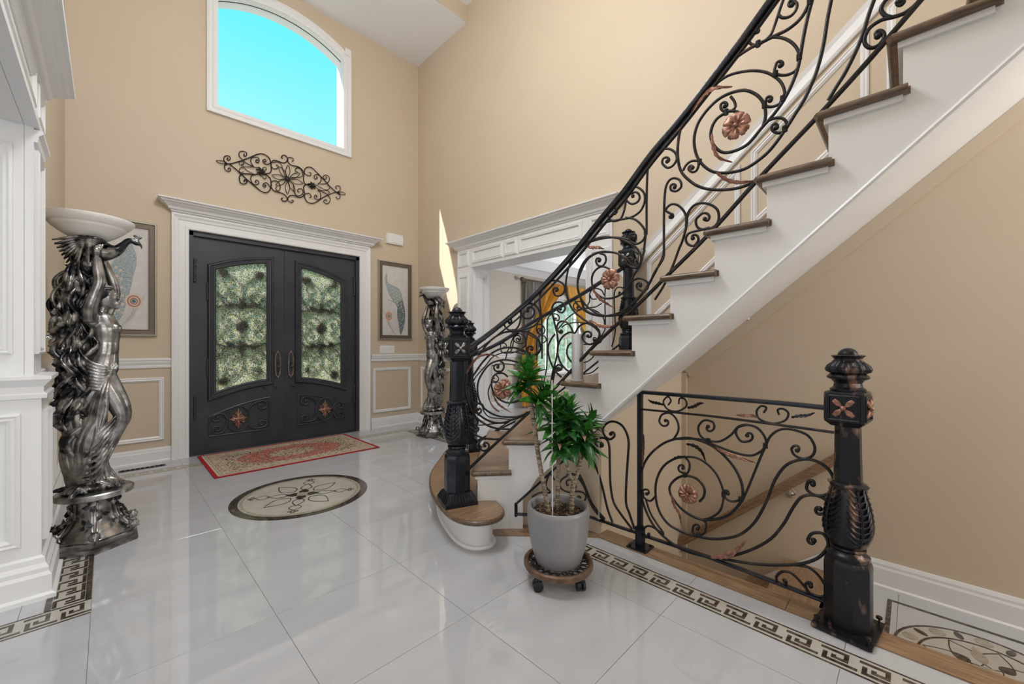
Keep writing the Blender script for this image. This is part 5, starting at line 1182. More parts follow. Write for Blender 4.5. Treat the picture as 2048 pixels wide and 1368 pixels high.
picture(-.197, .353, 1.297, 2.44, 'framed peacock print left of the front doors, half hidden by the large statue', -1)
# chime box and switch plate
t = thing('door_chime', 'white rounded plastic box high on the wall right of the front doors', 'wall box', (3.03, YF, 2.71))
m_ = MB(); P = [(x, z) for x, z in ((-.13, .02), (-.115, 0), (.115, 0), (.13, .02), (.135, .075), (.13, .135), (.115, .15), (-.115, .15), (-.13, .135), (-.135, .075))]
m_.prism([(p.x, p.y) for p in smooth_path([(a, b, 0) for a, b in P], 3, True)], -.035, 0, MXZ); m_.build('cover', M['plastic'], t, 40)
m_ = MB(); m_.prism([(p.x*.9, p.y*.86+.0105) for p in smooth_path([(a, b, 0) for a, b in P], 3, True)], -.042, -.034, MXZ); m_.build('front_plate', M['plastic'], t, 40)
m_ = MB(); m_.box(-.04, .04, -.0425, -.04, .018, .022); m_.build('slot', M['grout'], t)
t = thing('light_switch_plate', 'white four-gang light switch plate under the right print', 'light switch', (2.92, YF, 1.085))
m_ = MB(); m_.sweep([(0, 0), (0, .004), (-.006, .007), (-.058, .007)], [(-.115, 0, 0), (-.115, 0, .115), (.115, 0, .115), (.115, 0, 0)], (0, -1, 0), True); m_.box(-.112, .112, -.006, 0, .003, .112); m_.build('plate', M['plastic'], t)
for k in range(4):
    m_ = MB(); x = -.072+.048*k; m_.box(x-.016, x+.016, -.012, -.006, .025, .09); m_.build('rocker', M['plastic'], t)
# rug
hx, hy_ = .785, .50
t = thing('area_rug', 'red bordered oriental rug with cream field lying before the front doors', 'rug', (1.465, 4.955, .001))
m_ = MB(); m_.box(-hx, hx, -hy_, hy_, 0, .008); m_.build('pile', rug_mat(0, 0, hx, hy_), t)
m_ = MB(); m_.tube([(-hx, -hy_, .005), (hx, -hy_, .005), (hx, hy_, .005), (-hx, hy_, .005), (-hx, -hy_, .005)], .006, 6); m_.build('binding', mat('red_binding', (.30, .008, .018), .8), t)

# ------------------------------------------------------------------ dining room window, curtains
m_ = MB(); fr = [(0, 0), (0, .02), (.02, .03), (.07, .03), (.09, .02), (.09, 0)]
m_.sweep(fr, [(6.25, YF, .62), (6.25, YF, 2.22), (7.75, YF, 2.22), (7.75, YF, .62)], (0, -1, 0)); m_.box(6.1, 7.9, YF-.06, YF, .57, .62)
w2 = structure('window_2', m_, M['white'])
m_ = MB()
for x in (6.25, 6.97, 7.69): m_.box(x, x+.06, YF+.05, YF+.09, .62, 2.22)
for z in (.62, 1.38, 2.16): m_.box(6.25, 7.75, YF+.051, YF+.089, z, z+.06)
m_.build('window_sash', M['white'], w2)
m_ = MB()
for x in (6.61, 7.33): m_.box(x, x+.018, YF+.06, YF+.08, .62, 2.22)
for z in (1.02, 1.80): m_.box(6.25, 7.75, YF+.061, YF+.079, z, z+.018)
m_.build('muntin', M['white'], w2)
m_ = MB(); m_.box(6.25, 7.75, YF+.10, YF+.104, .62, 2.22); m_.build('window_pane', M['glass'], w2)
for nm, p in (('chair_rail_dining', [(9.3, YF), (7.86, YF)]), ('trim_11', [(6.14, YF), (XD, YF)])):
    o = sw('trim_%d' % (12 if nm[0] == 'c' else 13), None, p, .97, RP); o['kind'] = 'structure'
o = sw('baseboard_dining', None, [(9.3, YF), (XD, YF)], 0, BP); o['kind'] = 'structure'
for a0, a1 in ((3.85, 4.9), (5.02, 6.05)):
    m_ = MB(); frame_on(m_, a0, a1, .245, .85, 'Y', YF); m_.build('panel_molding', M['white'], bpy.data.objects['wall_dining_front'])
cr = thing('curtain_rod', 'dark wooden curtain rod with ball finial in the dining room', 'curtain rod', (0, 0, 0))
m_ = MB(); m_.tube([(5.72, 5.40, 2.49), (8.3, 5.40, 2.49)], .017, 10); m_.build('pole', M['oak_d'], cr, 50)
m_ = MB(); m_.lathe([(.001, -.09), (.02, -.088), (.042, -.06), (.045, -.04), (.03, -.015), (.022, -.01), (.03, 0), (.022, .01), (.001, .012)], 16); m_.v = [(5.72+v[2], 5.40+v[0], 2.49+v[1]) for v in m_.v]; m_.build('finial', M['oak_d'], cr, 50)
for x in (5.80, 8.2):
    m_ = MB(); m_.tube([(x, 5.53, 2.44), (x, 5.41, 2.44), (x, 5.40, 2.47)], .010, 6); m_.build('rod_bracket', M['oak_d'], cr, 50)
def drape(top, tie, bot, label, cat, m, folds=9, y=5.38, tiez=1.32, th=.034, name='curtain'):
    """cloth hanging from the rod, gathered at a tie and falling to the floor"""
    rows = 22; cols = 64; vs = []
    for r in range(rows+1):
        v = r/rows; z = 2.49-v*(2.49-.03)
        if z > tiez: 
            u = (2.49-z)/(2.49-tiez); k = u**1.5; a = top[0]+(tie[0]-top[0])*k; b = top[1]+(tie[1]-top[1])*(u**.8)
        else:
            u = (tiez-z)/tiez; k = min(1, u*2.2)**.7; a = tie[0]+(bot[0]-tie[0])*k; b = tie[1]+(bot[1]-tie[1])*k
        for c in range(cols+1):
            w_ = c/cols; amp = th*(1 if v > .03 else .5)
            vs.append((a+(b-a)*w_, y+amp*(math.sin(w_*folds*2*PI+.5*math.sin(3*v))+.35*math.sin(w_*folds*5.3*PI+2*v))+.02*math.sin(w_*5+v*4), z+(.0 if z <= tiez or r == 0 else -.25*(z-tiez)/(2.49-tiez)*0)))
    W_ = cols+1; n0 = len(vs); vs += [(p[0], p[1]+.004, p[2]) for p in vs]
    fs = [(r*W_+c, r*W_+c+1, (r+1)*W_+c+1, (r+1)*W_+c) for r in range(rows) for c in range(cols)]
    m_ = MB(); m_.add(vs, fs+[tuple(n0+i for i in f[::-1]) for f in fs]); o = m_.build(name, m, None, 80, fixn=False); tag(o, label, cat); return o
drape((5.80, 6.45), (5.82, 5.98), (5.80, 6.05), 'taupe brocade curtain at the left end of the dining room rod', 'curtain', M['greyfab'], 8, 5.40, .05)
drape((6.30, 7.05), (5.76, 5.92), (5.60, 6.08), 'gold curtain swept to a tieback at the left side of the dining room window', 'curtain', M['yellow'], 9, 5.33, 1.32)
drape((7.05, 8.10), (7.95, 8.12), (7.85, 8.25), 'gold curtain swept to the right side of the dining room window', 'curtain', M['yellow'], 9, 5.33, 1.32)
# hedge and ground outside
m_ = MB()
n_ = 40
for r in range(n_+1):
    for c in range(n_+1):
        x = -3+16*c/n_; z = -.4+(3.7)*r/n_; m_.v.append((x, 8.4+.35*noise.noise(Vector((x*1.3, z*1.3, 1)))-.5*math.sqrt(max(0, 1-((z-1.4)/2.1)**2)), z))
m_.f = [(r*(n_+1)+c, r*(n_+1)+c+1, (r+1)*(n_+1)+c+1, (r+1)*(n_+1)+c) for r in range(n_) for c in range(n_)]; m_.m = [0]*len(m_.f)
b0 = len(m_.v)
m_.box(-3, 13, 8.7, 9.1, -.4, 3.2)
h = m_.build('hedge', M['hedge'], None, 60); tag(h, 'sunlit clipped hedge outside the front windows', 'hedge', kind='stuff')
m_ = MB(); m_.box(-8, 16, YF+.26, 14, -.5, -.35); structure('ground', m_, mat('pale_paving', (.62, .60, .52), .8))

# ------------------------------------------------------------------ white candle on the stair
t = thing('pillar_candle', 'tall silver-white pillar candle standing on a stair tread', 'candle', (2.085+.02, 1.405, 5*RI))
c_ = on_plan(1155, 757, [(2.125, 3), (2.125, 0)]); t.location = (c_.x, c_.y, 5*RI)
hh = 1.2+(691-668)*(c_.x+c_.y)/KS-5*RI
m_ = MB(); m_.lathe([(.001, 0), (.036, 0), (.037, .004), (.037, hh-.006), (.034, hh), (.028, hh-.003), (.012, hh-.010), (.001, hh-.011)], 28); m_.build('wax', M['silver'], t, 40)
m_ = MB(); m_.tube([(0, 0, hh-.012), (.001, 0, hh), (.004, 0, hh+.008)], .0015, 5); m_.build('wick', M['black'], t)
m_ = MB(); m_.lathe([(.001, 0), (.043, 0), (.045, .005), (.038, .006), (.001, .006)], 24); m_.build('saucer', M['silver'], t, 40)
# ------------------------------------------------------------------ plant trolley, pot and plant
PX, PY = 1.636, 1.300
t = thing('plant_trolley', 'round bronze plant caddy on black casters under the grey pot', 'plant stand', (PX, PY, 0), 1.085)
m_ = MB(); m_.lathe([(.150, .078), (.158, .072), (.172, .074), (.177, .084), (.176, .100), (.168, .106), (.156, .104), (.150, .096)], 48)
b0 = len(m_.f); m_.f = [f for f in m_.f if len(f) <= 4]; m_.m = [0]*len(m_.f)
vn = 48; m_.f += [(7*vn+k, 7*vn+(k+1) % vn, (k+1) % vn, k) for k in range(vn)]; m_.m = [0]*len(m_.f)
m_.build('rim', M['bronze'], t, 40)
for R_, n, r_ in ((.131, 22, .0175), (.100, 18, .0165), (.072, 14, .015)):
    for k in range(n):
        a = 2*PI*k/n; m_ = MB(); c = (R_*math.cos(a), R_*math.sin(a))
        m_.tube([(c[0]+r_*math.cos(q*PI/5)*math.cos(a)-r_*.85*math.sin(q*PI/5)*math.sin(a), c[1]+r_*math.cos(q*PI/5)*math.sin(a)+r_*.85*math.sin(q*PI/5)*math.cos(a), .090) for q in range(11)], .0036, 5); m_.build('lattice_ring', M['black'] if R_ > .12 else M['bronze'], t, 60)
m_ = MB(); m_.lathe([(.001, .079), (.060, .079), (.060, .090), (.001, .090)], 24); m_.build('hub', M['bronze'], t)
for k in range(4):
    m_ = MB(); a = k*PI/2; m_.tube([(.05*math.cos(a), .05*math.sin(a), .082), (.155*math.cos(a), .155*math.sin(a), .082)], .006, 5); m_.build('spoke', M['bronze'], t)
for k in range(4):
    a = -PI/4-PI/4-.3-.78+k*PI/2+.0; c = Vector((.148*math.cos(a), .148*math.sin(a), 0)); m_ = MB()
    m_.lathe([(.001, .055), (.012, .055), (.012, .078), (.001, .078)], 10, c=c); m_.tube([c+Vector((0, 0, .058)), c+Vector((.008, .004, .045))], .014, 8); cs = m_.build('caster', M['black'], t, 50)
    for s in (-1, 1):
        m_ = MB(); w_ = c+Vector((.010, .004, .026)); ax = Vector((math.cos(a+.9), math.sin(a+.9), 0))
        m_.tube([w_+ax*s*.006, w_+ax*s*.009, w_+ax*s*.020, w_+ax*s*.023], [.021, .0255, .0255, .019], 18); m_.build('wheel', M['black'], cs, 50)
t = thing('potted_dracaena', 'leafy green dracaena with three bare canes in a rounded grey glazed pot', 'potted plant', (PX, PY, .094))
m_ = MB(); m_.lathe([(.001, 0), (.104, 0), (.112, .006), (.122, .03), (.138, .08), (.151, .15), (.158, .21), (.159, .25), (.158, .275), (.154, .287), (.147, .291), (.140, .287), (.137, .275), (.134, .24), (.001, .238)], 48); m_.build('pot', M['pot'], t, 50)
m_ = MB(); rng = random.Random(3)
for j in range(9):
    for k in range(28):
        r_ = .136*j/8; a = 2*PI*k/28; m_.v.append((r_*math.cos(a), r_*math.sin(a), .243+.012*rng.random()))
m_.f = [(j*28+k, j*28+(k+1) % 28, (j+1)*28+(k+1) % 28, (j+1)*28+k) for j in range(8) for k in range(28)]; m_.m = [0]*len(m_.f)
tag(m_.build('soil', M['soil'], t, fixn=False), kind='stuff')
m_ = MB()
for k in range(110):
    a = rng.random()*6.28; r_ = .128*math.sqrt(rng.random()); p = Vector((r_*math.cos(a), r_*math.sin(a), .252+.01*rng.random())); d = Vector((rng.uniform(-1, 1), rng.uniform(-1, 1), rng.uniform(-.3, .6))).normalized()*.010
    m_.tube([p-d, p+d], [.0035, .0045], 4, flat=.4)
o = m_.build('bark_chips', mat('pale_bark', (.34, .22, .13), .8, noise_s=40, col2=(.08, .045, .03)), t, fixn=False); tag(o, kind='stuff')
SV = Vector((PX, PY, .094)); LAT = Vector((1, -1, 0))/math.sqrt(2); DEP = Vector((1, 1, 0))/math.sqrt(2)
def pp(px, py, dep=0):   # point in the plant's own upright mid-plane, dep metres behind it
    s_ = PX+PY+dep*math.sqrt(2); lat = (px-1024)/F*s_/math.sqrt(2); p = DEP*(s_/math.sqrt(2))+LAT*lat; return Vector((p.x, p.y, CH-(py-HZ)*s_/KS))-SV
def cane(pts, dep, r=.011):
    P = smooth_path([pp(x, y, d) for (x, y), d in zip(pts, dep)], 14); n = len(P)
    m_ = MB(); m_.tube(P, [r*(1.08 if i % 2 else .9) for i in range(n)], 9); return m_.build('cane', M['cane'], t, 30)
c1 = cane([(1098, 1028), (1090, 985), (1080, 930), (1072, 880), (1066, 835), (1060, 790), (1054, 745)], [0]*7, .012)
c2 = cane([(1114, 1015), (1116, 970), (1117, 920), (1116, 880), (1112, 850)], [.03]*5, .0115)
c3 = cane([(1143, 1028), (1144, 990), (1148, 965)], [0]*3, .013)
c4 = cane([(1148, 968), (1138, 945), (1132, 920), (1134, 885), (1138, 850)], [0]*5, .009)
c5 = cane([(1148, 968), (1156, 945), (1160, 925), (1158, 900), (1156, 880)], [0, 0, -.02, -.03, -.03], .009)
def leaf_mesh(name, m, L=1.0, W=.19, droop=.35, fold=.05):
    m_ = MB(); n = 7; vs = []
    for i in range(n+1):
        u = i/n; w_ = W*(math.sin(PI*min(1, .16+.84*u)**.85)**.9)*(1-.1*u) if i < n else .002
        x = u*(1-.12*droop*u); z = .12*u-droop*.55*u*u
        for q, dz in ((-1, fold), (0, 0), (1, fold)): vs.append((x, q*w_*.5, z+dz*abs(q)*w_*4))
    fs = [(i*3+j, i*3+j+1, (i+1)*3+j+1, (i+1)*3+j) for i in range(n) for j in range(2)]
    m_.add(vs, fs); me_o = m_.build(name, m, None, 80, fixn=False); me = me_o.data; bpy.data.objects.remove(me_o); return me
LV = [leaf_mesh('leaf', M[m], 1, w, d) for m, w, d in (('leaf', .34, .3), ('leaf', .30, .6), ('leaf2', .33, .45), ('leaf2', .28, .95), ('leaf', .36, .15), ('leaf3', .24, 1.0))]
rng = random.Random(11)
def whorl(parent, c, n, L, tilt0, tilt1, axis=Vector((0, 0, 1)), ht=.05, dark=.3):
    q = Vector((0, 0, 1)).rotation_difference(axis)
    for k in range(n):
        u = k/max(1, n-1); a = k*2.39996+rng.uniform(-.3, .3); el = tilt0+(tilt1-tilt0)*u+rng.uniform(-.15, .15)
        l = L*(1-.35*u)*rng.uniform(.85, 1.12); r_ = rng.random()
        me = LV[5] if r_ > .985 else (LV[rng.choice((2, 3))] if r_ < dark else LV[rng.choice((0, 1, 4, 0))])
        o = bpy.data.objects.new('leaf', me); COL.objects.link(o); o.parent = parent
        Mx = Matrix.Translation(c+axis*(ht*u)) @ q.to_matrix().to_4x4() @ Matrix.Rotation(a, 4, 'Z') @ Matrix.Rotation(-el, 4, 'Y') @ Matrix.Rotation(rng.uniform(-.5, .5), 4, 'X') @ Matrix.Diagonal((l, l, l, 1))
        o.matrix_local = Mx
whorl(c1, pp(1056, 772), 44, .145, .0, 1.35, Vector((.05, -.05, 1)).normalized(), .09, .15)
whorl(c1, pp(1072, 808, -.02), 36, .155, -.5, 1.2, Vector((.45, -.45, .8)).normalized(), .06, .15)
whorl(c1, pp(1042, 785, -.02), 16, .13, -.2, .6, Vector((-.4, .4, .6)).normalized(), .03, .1)
whorl(c2, pp(1112, 858, .03), 34, .17, -.4, 1.25, Vector((.1, 0, 1)).normalized(), .10, .5)
whorl(c4, pp(1138, 866), 46, .165, -.4, 1.3, Vector((.0, 0, 1)).normalized(), .12, .6)
whorl(c5, pp(1158, 895, -.04), 50, .165, -.5, 1.1, Vector((.15, -.2, .9)).normalized(), .08, .55)
whorl(c5, pp(1120, 905, -.05), 24, .13, -.4, .8, Vector((-.3, 0, .9)).normalized(), .05, .55)
whorl(c4, pp(1168, 858, .05), 28, .135, -.2, 1.1, Vector((.4, -.3, .8)).normalized(), .06, .5)
m_ = MB(); m_.tube([pp(1105, 1030, -.06), pp(1104, 760, -.06)], .0032, 6); m_.build('stake', M['plastic'], t, 50)
m_ = MB(); m_.box(-.012, .012, -.001, .001, .255, .285); o = m_.build('plant_tag', M['plastic'], t); o.location = (.02, .05, 0); o.rotation_euler = (0, 0, -.8)

# ------------------------------------------------------------------ lamp statues
def remesh(o, vox, sm=3, fac=.5):
    md_ = o.modifiers.new('r', 'REMESH'); md_.mode = 'VOXEL'; md_.voxel_size = vox; md_.use_smooth_shade = True
    if sm: m2 = o.modifiers.new('s', 'SMOOTH'); m2.iterations = sm; m2.factor = fac
    dg = bpy.context.evaluated_depsgraph_get(); me = bpy.data.meshes.new_from_object(o.evaluated_get(dg)); old = o.data; o.modifiers.clear(); o.data = me; bpy.data.meshes.remove(old)
    if not me.materials: pass
    me.polygons.foreach_set('use_smooth', [True]*len(me.polygons)); return o
def statue(t):
    """u right, -y toward the viewer, z up; the woman holds a peacock that carries the bowl"""
    V = lambda u, z, d=0: Vector((u, -d, z))
    rng = random.Random(5)
    # plinth
    m_ = MB(); hexr = [(.215, 0), (.218, .012), (.215, .030), (.196, .036), (.196, .052), (.182, .062), (.182, .075)]
    m_.lathe(hexr, 6, rot=PI/2); m_.build('hexagonal_base', M['pewter'], t, 20)
    m_ = MB(); m_.lathe([(.172, .07), (.150, .095), (.122, .13), (.105, .17), (.096, .22), (.095, .275), (.110, .292)], 24, fn=lambda a, j, z: 1+.05*math.cos(6*(a-PI/2))*(1-j/6)); m_.build('pedestal_neck', M['pewter'], t, 60)
    for k in range(6):
        a = PI/2+k*PI/3; c, s = math.cos(a), math.sin(a)
        m_ = MB()
        for w_ in (-.30, .30):
            b = a+w_*.35; m_.tube(smooth_path([(.100*math.cos(b), .100*math.sin(b), .27), (.112*math.cos(b), .112*math.sin(b), .18), (.150*math.cos(a+w_*.2), .150*math.sin(a+w_*.2), .115), (.185*c, .185*s, .098)], 4), .008, 6)
        m_.build('scroll_rib', M['pewter'], t, 60)
        m_ = MB(); m_.sphere((.194*c, .194*s, .098), .028, 12, (1, 1, .95))
        for q in range(5): m_.tube([(.194*c+.029*math.cos(q*1.26+a), .194*s+.029*math.sin(q*1.26+a), .085), (.194*c+.016*math.cos(q*1.26+a+.3), .194*s+.016*math.sin(q*1.26+a+.3), .124)], .005, 5)
        m_.build('bud', M['pewter'], t, 60)
        for q, (r_, z_, da) in enumerate(((.118, .20, .22), (.108, .25, -.15), (.135, .155, -.28))):
            b = a+da; m_ = MB(); cc = Vector((r_*math.cos(b), r_*math.sin(b), z_)); rad = Vector((math.cos(b), math.sin(b), .2)); tan_ = Vector((-math.sin(b), math.cos(b), 0)); up = Vector((-.3*math.cos(b), -.3*math.sin(b), 1)).normalized()
            for f in range(3):
                g = f*2.1+q; d = tan_*math.cos(g)+up*math.sin(g); e = tan_*-math.sin(g)+up*math.cos(g)
                m_.add([cc+rad*.012, cc+d*.018+e*.014+rad*.006, cc+d*.040+rad*.004, cc+d*.018-e*.014+rad*.006, cc-rad*.01+d*.015], [(0, 1, 2), (0, 2, 3), (4, 2, 1), (4, 3, 2), (0, 4, 1), (0, 3, 4)])
            m_.build('ivy_leaf', M['pewter_d'], t, 80)
    m_ = MB(); m_.lathe([(.08, .286), (.150, .290), (.164, .296), (.166, .322), (.160, .328), (.001, .330)], 40); m_.v = [(v[0]*1.05, v[1]*.95, v[2]) for v in m_.v]; m_.build('round_plinth', M['pewter'], t, 40)
    # rocks / cloth pooled at her feet
    m_ = MB()
    for k in range(26):
        a = rng.uniform(0, 6.28); r_ = rng.uniform(.05, .125); p = V(r_*math.cos(a)-.02, .335, -r_*math.sin(a)*.8)
        m_.tube(smooth_path([p+Vector((rng.uniform(-.05, .05), rng.uniform(-.05, .05), -.005)), p+Vector((0, 0, rng.uniform(.01, .03))), p+Vector((rng.uniform(-.06, .02), rng.uniform(-.05, .05), rng.uniform(0, .02)))], 4), [.012, .022, .009], 7)
    m_.sphere(V(-.06, .37, -.02), .06, 12, (1, 1, .8)); rk = m_.build('cloth_pool', M['pewter_d'], t); remesh(rk, .006, 2)
    # figure
    m_ = MB(); tb = lambda pts, r, n=14, k=5: m_.tube(smooth_path([V(*p) for p in pts], k), r, n)
    # torso: hip, waist, chest, neck
    tb([(.010, 1.00, .01), (.028, 1.07, .02), (.045, 1.15, .02), (.050, 1.22, .02), (.048, 1.30, .02), (.030, 1.365, .01), (.024, 1.40, 0), (.034, 1.44, 0)], [.070, .078, .058, .056, .066, .056, .030, .026], 18)
    m_.sphere(V(.085, 1.305, .045), .034, 12); m_.sphere(V(.070, 1.300, -.035), .034, 12)
    m_.sphere(V(-.010, 1.345, .055), .034, 10); m_.sphere(V(.02, 1.345, -.045), .032, 10)
    # head
    m_.sphere(V(.042, 1.495, .0), .062, 18, (.92, .80, 1.12)); m_.sphere(V(.062, 1.463, 0), .040, 12, (1, .8, 1)); m_.tube([V(.100, 1.50), V(.118, 1.482), V(.103, 1.474)], [.006, .010, .006], 8)
    m_.tube([V(.098, 1.462, .012), V(.108, 1.460, 0), V(.098, 1.462, -.012)], .006, 6); m_.sphere(V(.092, 1.438), .015, 8)
    for sg in (-1, 1): m_.sphere(V(.094, 1.507, .020*sg), .008, 8); m_.tube([V(.090, 1.520, .030*sg), V(.102, 1.522, .014*sg)], .005, 6)
    # near arm (left in the photo) and far arm
    tb([(-.020, 1.345, .065), (-.020, 1.42, .085), (.000, 1.50, .098), (.020, 1.575, .102), (.014, 1.65, .100), (.008, 1.722, .098)], [.036, .034, .029, .028, .026, .018], 14)
    tb([(.030, 1.350, -.055), (.055, 1.43, -.085), (.085, 1.52, -.085), (.075, 1.60, -.075), (.050, 1.68, -.065), (.035, 1.74, -.055)], [.036, .033, .028, .027, .024, .017], 14)
    for (u0, z0, d0, sg) in ((.006, 1.730, .098, 1), (.035, 1.745, -.055, -1)):
        m_.tube([V(u0, z0, d0), V(u0, z0+.025, d0+.004*sg), V(u0, z0+.045, d0)], [.017, .024, .022], 12, flat=.75)
        for q, (du, ln) in enumerate(((-.021, .040), (-.007, .050), (.007, .047), (.020, .037))):
            m_.tube(smooth_path([V(u0+du*.8, z0+.038, d0), V(u0+du*1.1, z0+.038+ln*.55, d0+.003*sg), V(u0+du*1.45, z0+.038+ln, d0-.004*sg)], 3), [.0080, .0072, .0058], 7)
        m_.tube(smooth_path([V(u0-.014, z0+.010, d0), V(u0-.032, z0+.028, d0+.004*sg), V(u0-.040, z0+.046, d0)], 3), [.0085, .008, .006], 7)
    # legs: near leg bare, bent at the knee; far leg behind
    tb([(.020, 1.02, .02), (.060, .93, .035), (.098, .845, .045), (.118, .765, .05), (.096, .70, .045), (.062, .61, .04), (.035, .52, .035), (.012, .425, .03), (.008, .385, .03)], [.072, .066, .056, .043, .042, .040, .031, .020, .020], 16)
    tb([(.005, 1.00, -.02), (.000, .85, -.03), (.010, .70, -.035), (.015, .55, -.035), (.045, .42, -.04), (.05, .36, -.04)], [.062, .058, .045, .036, .022, .020], 14)
    for (u0, d0) in ((.004, .03), (.045, -.04)):
        tb([(u0-.022, .350, d0), (u0+.010, .366, d0), (u0+.045, .352, d0+.008), (u0+.070, .342, d0+.012)], [.018, .024, .020, .014], 10, 3)
        for q in range(5): m_.tube([V(u0+.064-.004*q, .342, d0-.012+.010*q), V(u0+.088-.007*q, .338, d0-.013+.012*q)], [.0078-.0006*q, .006], 6)
    fg = m_.build('figure', M['pewter'], t); remesh(fg, .0045, 2, .4)
    # hair
    m_ = MB(); m_.sphere(V(.020, 1.515, 0), .064, 14, (1, .95, .95))
    for k in range(46):
        a = rng.uniform(-1.2, 1.2); p0 = V(.05+rng.uniform(-.03, .03), 1.56+rng.uniform(-.02, .01), .05*math.sin(a)); p1 = V(-.02+rng.uniform(-.02, .02), 1.53+rng.uniform(-.03, .02), .065*math.sin(a*1.2)); p2 = V(-.05+rng.uniform(-.02, .02), 1.44+rng.uniform(-.05, .03), .05*math.sin(a)+rng.uniform(-.01, .01))
        m_.tube(smooth_path([p0, p1, p2, p2+Vector((rng.uniform(-.04, .0), rng.uniform(-.02, .02), -.05))], 4), [.007, .010, .010, .004], 6)
    m_.build('hair', M['pewter_d'], t, 80)
    # drape: sash, knot and folds from the knot across the thigh down to the ankles
    m_ = MB()
    for k in range(9):
        z0 = 1.075-.012*k; m_.tube(smooth_path([V(-.075, z0+.10-.02*k, .02), V(-.02, z0+.03-.008*k, .085), V(.04, z0-.005*k, .092), V(.088, z0+.004*k, .05)], 5), [.006, .009, .009, .006], 7)
    for k in range(0): m_.tube(smooth_path([V(-.03, 1.30-.012*k, .07), V(.02, 1.22-.016*k, .078), V(.07, 1.19-.016*k, .07), V(.102, 1.19-.012*k, .03)], 5), [.004, .006, .006, .004], 6)
    m_.sphere(V(.080, 1.072, .068), .018, 10)
    for k in range(6): a = k*1.05; m_.sphere(V(.080+.016*math.cos(a), 1.072+.016*math.sin(a), .078), .009, 8)
    for k in range(30):
        f = k/29; w_ = rng.uniform(-.010, .010)
        p = [V(.072, 1.06, .075), V(.055-.07*f, .95-.02*f, .098-.03*f+w_), V(.045-.13*f, .80, .100-.06*f+w_), V(.010-.125*f+.03*math.sin(k), .64-.04*f, .095-.06*f+w_), V(-.030-.09*f, .50-.05*f, .070-.03*f), V(-.035-.07*f+.02*math.sin(k*2), .37, .055-.05*f)]
        m_.tube(smooth_path(p, 6), [.006, .009, .011, .012, .012, .008], 8)
    for k in range(10):
        f = k/9; p = [V(-.05, .99, .05-.1*f), V(-.075, .80, .05-.13*f), V(-.05+.03*math.sin(k*2), .60, .05-.12*f), V(-.03+.06*f, .45, .03-.12*f), V(.0+.09*f, .35, .02-.11*f)]
        m_.tube(smooth_path(p, 5), [.02, .026, .028, .024, .016], 8)
    for k in range(8):
        f = k/7; p = [V(.105, .79-.02*k, .075-.01*k), V(.05, .72-.03*k, .098), V(.0, .66-.035*k, .092), V(-.07, .63-.035*k, .05)]
        m_.tube(smooth_path(p, 5), [.004, .008, .010, .007], 7)
    dr = m_.build('drapery', M['pewter'], t); remesh(dr, .004, 1, .3)
    # train of feathers and cloth down her back
    m_ = MB(); spine = smooth_path([V(-.02, 1.76, .0), V(-.045, 1.66, -.01), V(-.075, 1.55, -.01), V(-.085, 1.42, -.01), V(-.075, 1.30, -.005), V(-.06, 1.18, 0), V(-.065, 1.05, 0), V(-.07, .92, 0), V(-.06, .78, 0), V(-.03, .62, -.02), V(-.03, .45, -.03), V(-.02, .34, -.03)], 6)
    m_.tube(spine, [.035, .05, .055, .055, .052, .05, .05, .05, .045, .05, .05, .06], 12)
    n = len(spine)
    for k in range(46):
        a0 = rng.uniform(1.1, 5.2); i0 = rng.randint(0, n//2); i1 = min(n-1, i0+rng.randint(18, 34)); P_ = []; ph = rng.uniform(0, 6.28); fq = rng.uniform(.25, .45); am = rng.uniform(.012, .026)
        for i in range(i0, i1, 2):
            u = (i-i0)/(i1-i0); a = a0+.5*math.sin(fq*i+ph); r_ = .042+.03*math.sin(PI*u)+am*math.sin(fq*1.7*i+ph*2)
            P_.append(spine[i]+Vector((r_*math.cos(a)*1.15, r_*math.sin(a), 0)))
        if len(P_) > 3: m_.tube(smooth_path(P_, 3), [.006, .016, .020, .018, .014, .004], 7, flat=.6)
    for k in range(84):
        i = int(k/84*(n-14))+rng.randint(0, 3); c = spine[min(n-1, i)]; a = rng.uniform(1.2, 5.1) if k % 3 else rng.uniform(2.2, 4.1)
        d = Vector((math.cos(a), math.sin(a), 0)); sd = Vector((-d.y, d.x, 0)); ln = rng.uniform(.09, .19); dn = rng.uniform(.4, 1.3)
        cu = rng.uniform(-.5, .5); p0 = c+d*.02+Vector((0, 0, .02)); 
        P_ = smooth_path([p0, p0+d*.035+sd*cu*.02+Vector((0, 0, -.02)), p0+d*(.045+ln*.10)+sd*cu*.07+Vector((0, 0, -ln*.55)), p0+d*(.03+ln*.22)+sd*cu*.03+Vector((0, 0, -ln*.85)), p0+d*(.05+ln*.30)-sd*cu*.03+Vector((0, 0, -ln*1.05))], 4)
        W_ = rng.uniform(.016, .036); vs = []; q_ = len(P_)
        for j, p in enumerate(P_):
            u = j/(q_-1); w_ = W_*math.sin(PI*min(1, .1+.9*u)**.9)**.7; nr = (d*.7+Vector((0, 0, .7))).normalized()
            for s_, h_ in ((-1, -.012), (-.5, .006), (0, -.003), (.5, .006), (1, -.012)): vs.append(p+sd*s_*w_+nr*(h_+.006*math.sin(j*1.3+k)*abs(s_)))
            for s_, h_ in ((1, -.018), (-1, -.018)): vs.append(p+sd*s_*w_+nr*h_)
        m_.add(vs, [(j*7+e, j*7+(e+1) % 7, (j+1)*7+(e+1) % 7, (j+1)*7+e) for j in range(q_-1) for e in range(7)]+[tuple(range(7)), tuple(range((q_-1)*7, q_*7))[::-1]])
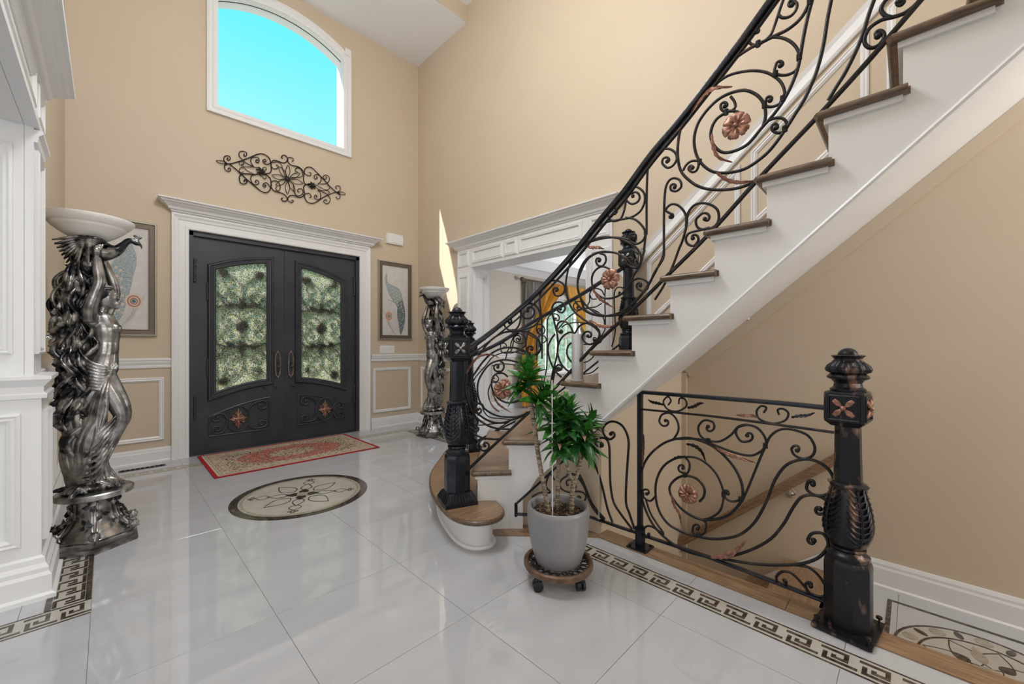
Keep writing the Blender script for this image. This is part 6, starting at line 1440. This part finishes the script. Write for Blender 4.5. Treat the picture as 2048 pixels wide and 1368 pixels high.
    for (P_, r_) in (([(-.06, 1.60, .02), (-.10, 1.56, .03), (-.13, 1.535, .03), (-.155, 1.54, .03)], [.03, .024, .013, .006]), ([(-.05, 1.0, .02), (-.10, .93, .03), (-.13, .90, .03), (-.15, .905, .02), (-.165, .89, .02)], [.04, .034, .024, .018, .006]), ([(-.06, .86, .03), (-.10, .79, .03), (-.12, .72, .03)], [.04, .028, .006]), ([(-.05, .72, .05), (-.11, .66, .05), (-.11, .60, .05), (-.08, .55, .05)], [.03, .034, .03, .02])):
        m_.tube(smooth_path([V(*p) for p in P_], 4), r_, 9)
    m_.build('feather_train', M['pewter_d'], t, 80)
    # peacock
    m_ = MB()
    m_.tube(smooth_path([V(-.07, 1.80), V(-.03, 1.79), V(.03, 1.775), (.07, -.0, 1.785), V(.100, 1.80), V(.125, 1.835), V(.150, 1.866), V(.180, 1.860)], 5), [.03, .05, .058, .046, .030, .020, .016, .017], 12)
    m_.sphere(V(.184, 1.858), .019, 10); m_.tube([V(.194, 1.856), V(.208, 1.838), V(.209, 1.818)], [.010, .007, .002], 7)
    for k in range(5): a = 1.2+.28*k; m_.tube([V(.184, 1.868), V(.184+.032*math.cos(a-.4), 1.868+.032*math.sin(a-.4))], .0035, 5); m_.sphere(V(.184+.034*math.cos(a-.4), 1.868+.034*math.sin(a-.4)), .007, 6)
    pk = m_.build('peacock', M['pewter_d'], t); remesh(pk, .005, 2)
    m_ = MB()
    for sd in (-1, 1):
        for k in range(17):
            f = k/16; row = k % 3
            p0 = V(.06-.05*f, 1.815-.02*f, sd*(.045+.01*row)); p1 = V(-.05-.02*f+.02*row, 1.835-.055*f, sd*(.075+.02*row)); p2 = V(-.17+.05*row+.05*f, 1.800-.11*f-.01*row, sd*(.07+.02*f))
            P_ = smooth_path([p0, p1, p2], 5); m_.tube(P_, [.012, .024, .024, .016, .005], 10, flat=.6)
    m_.build('wing', M['pewter_d'], t, 80)
    # bowl
    m_ = MB(); m_.lathe([(.001, 1.815), (.05, 1.82), (.085, 1.838), (.125, 1.868), (.150, 1.892), (.158, 1.899), (.160, 1.909), (.172, 1.915), (.186, 1.930), (.196, 1.946), (.197, 1.956), (.190, 1.958), (.176, 1.945), (.15, 1.912), (.10, 1.870), (.05, 1.850), (.001, 1.846)], 48)
    m_.v = [(v[0]*1.04-.026, v[1]*1.04, v[2]+.008) for v in m_.v]
    m_.build('lamp_bowl', M['bowl'], t, 50)
S1 = thing('statue_lamp', 'tall pewter statue lamp of woman and peacock carrying a bowl, left of the doors', 'statue lamp', (-.045, 3.53, 0), 0)
statue(S1); S1.rotation_euler = (0, 0, .0); S1.location = (-.055, 3.53, 0)
S2 = copy_tree(S1)
S2['label'] = 'farther pewter statue torchiere with frosted bowl in the corner beside the dining room opening'
S2.location = (3.075, 4.58, 0); S2.rotation_euler = (0, 0, .05); S2.scale = (-1, 1, 1)
for c in S2.children:
    if c.name.startswith('lamp_bowl'):
        c.data = c.data.copy(); c.data.materials[0] = M['bowlglass']
S2['group'] = S1['group'] = 'pair of statue torchieres'
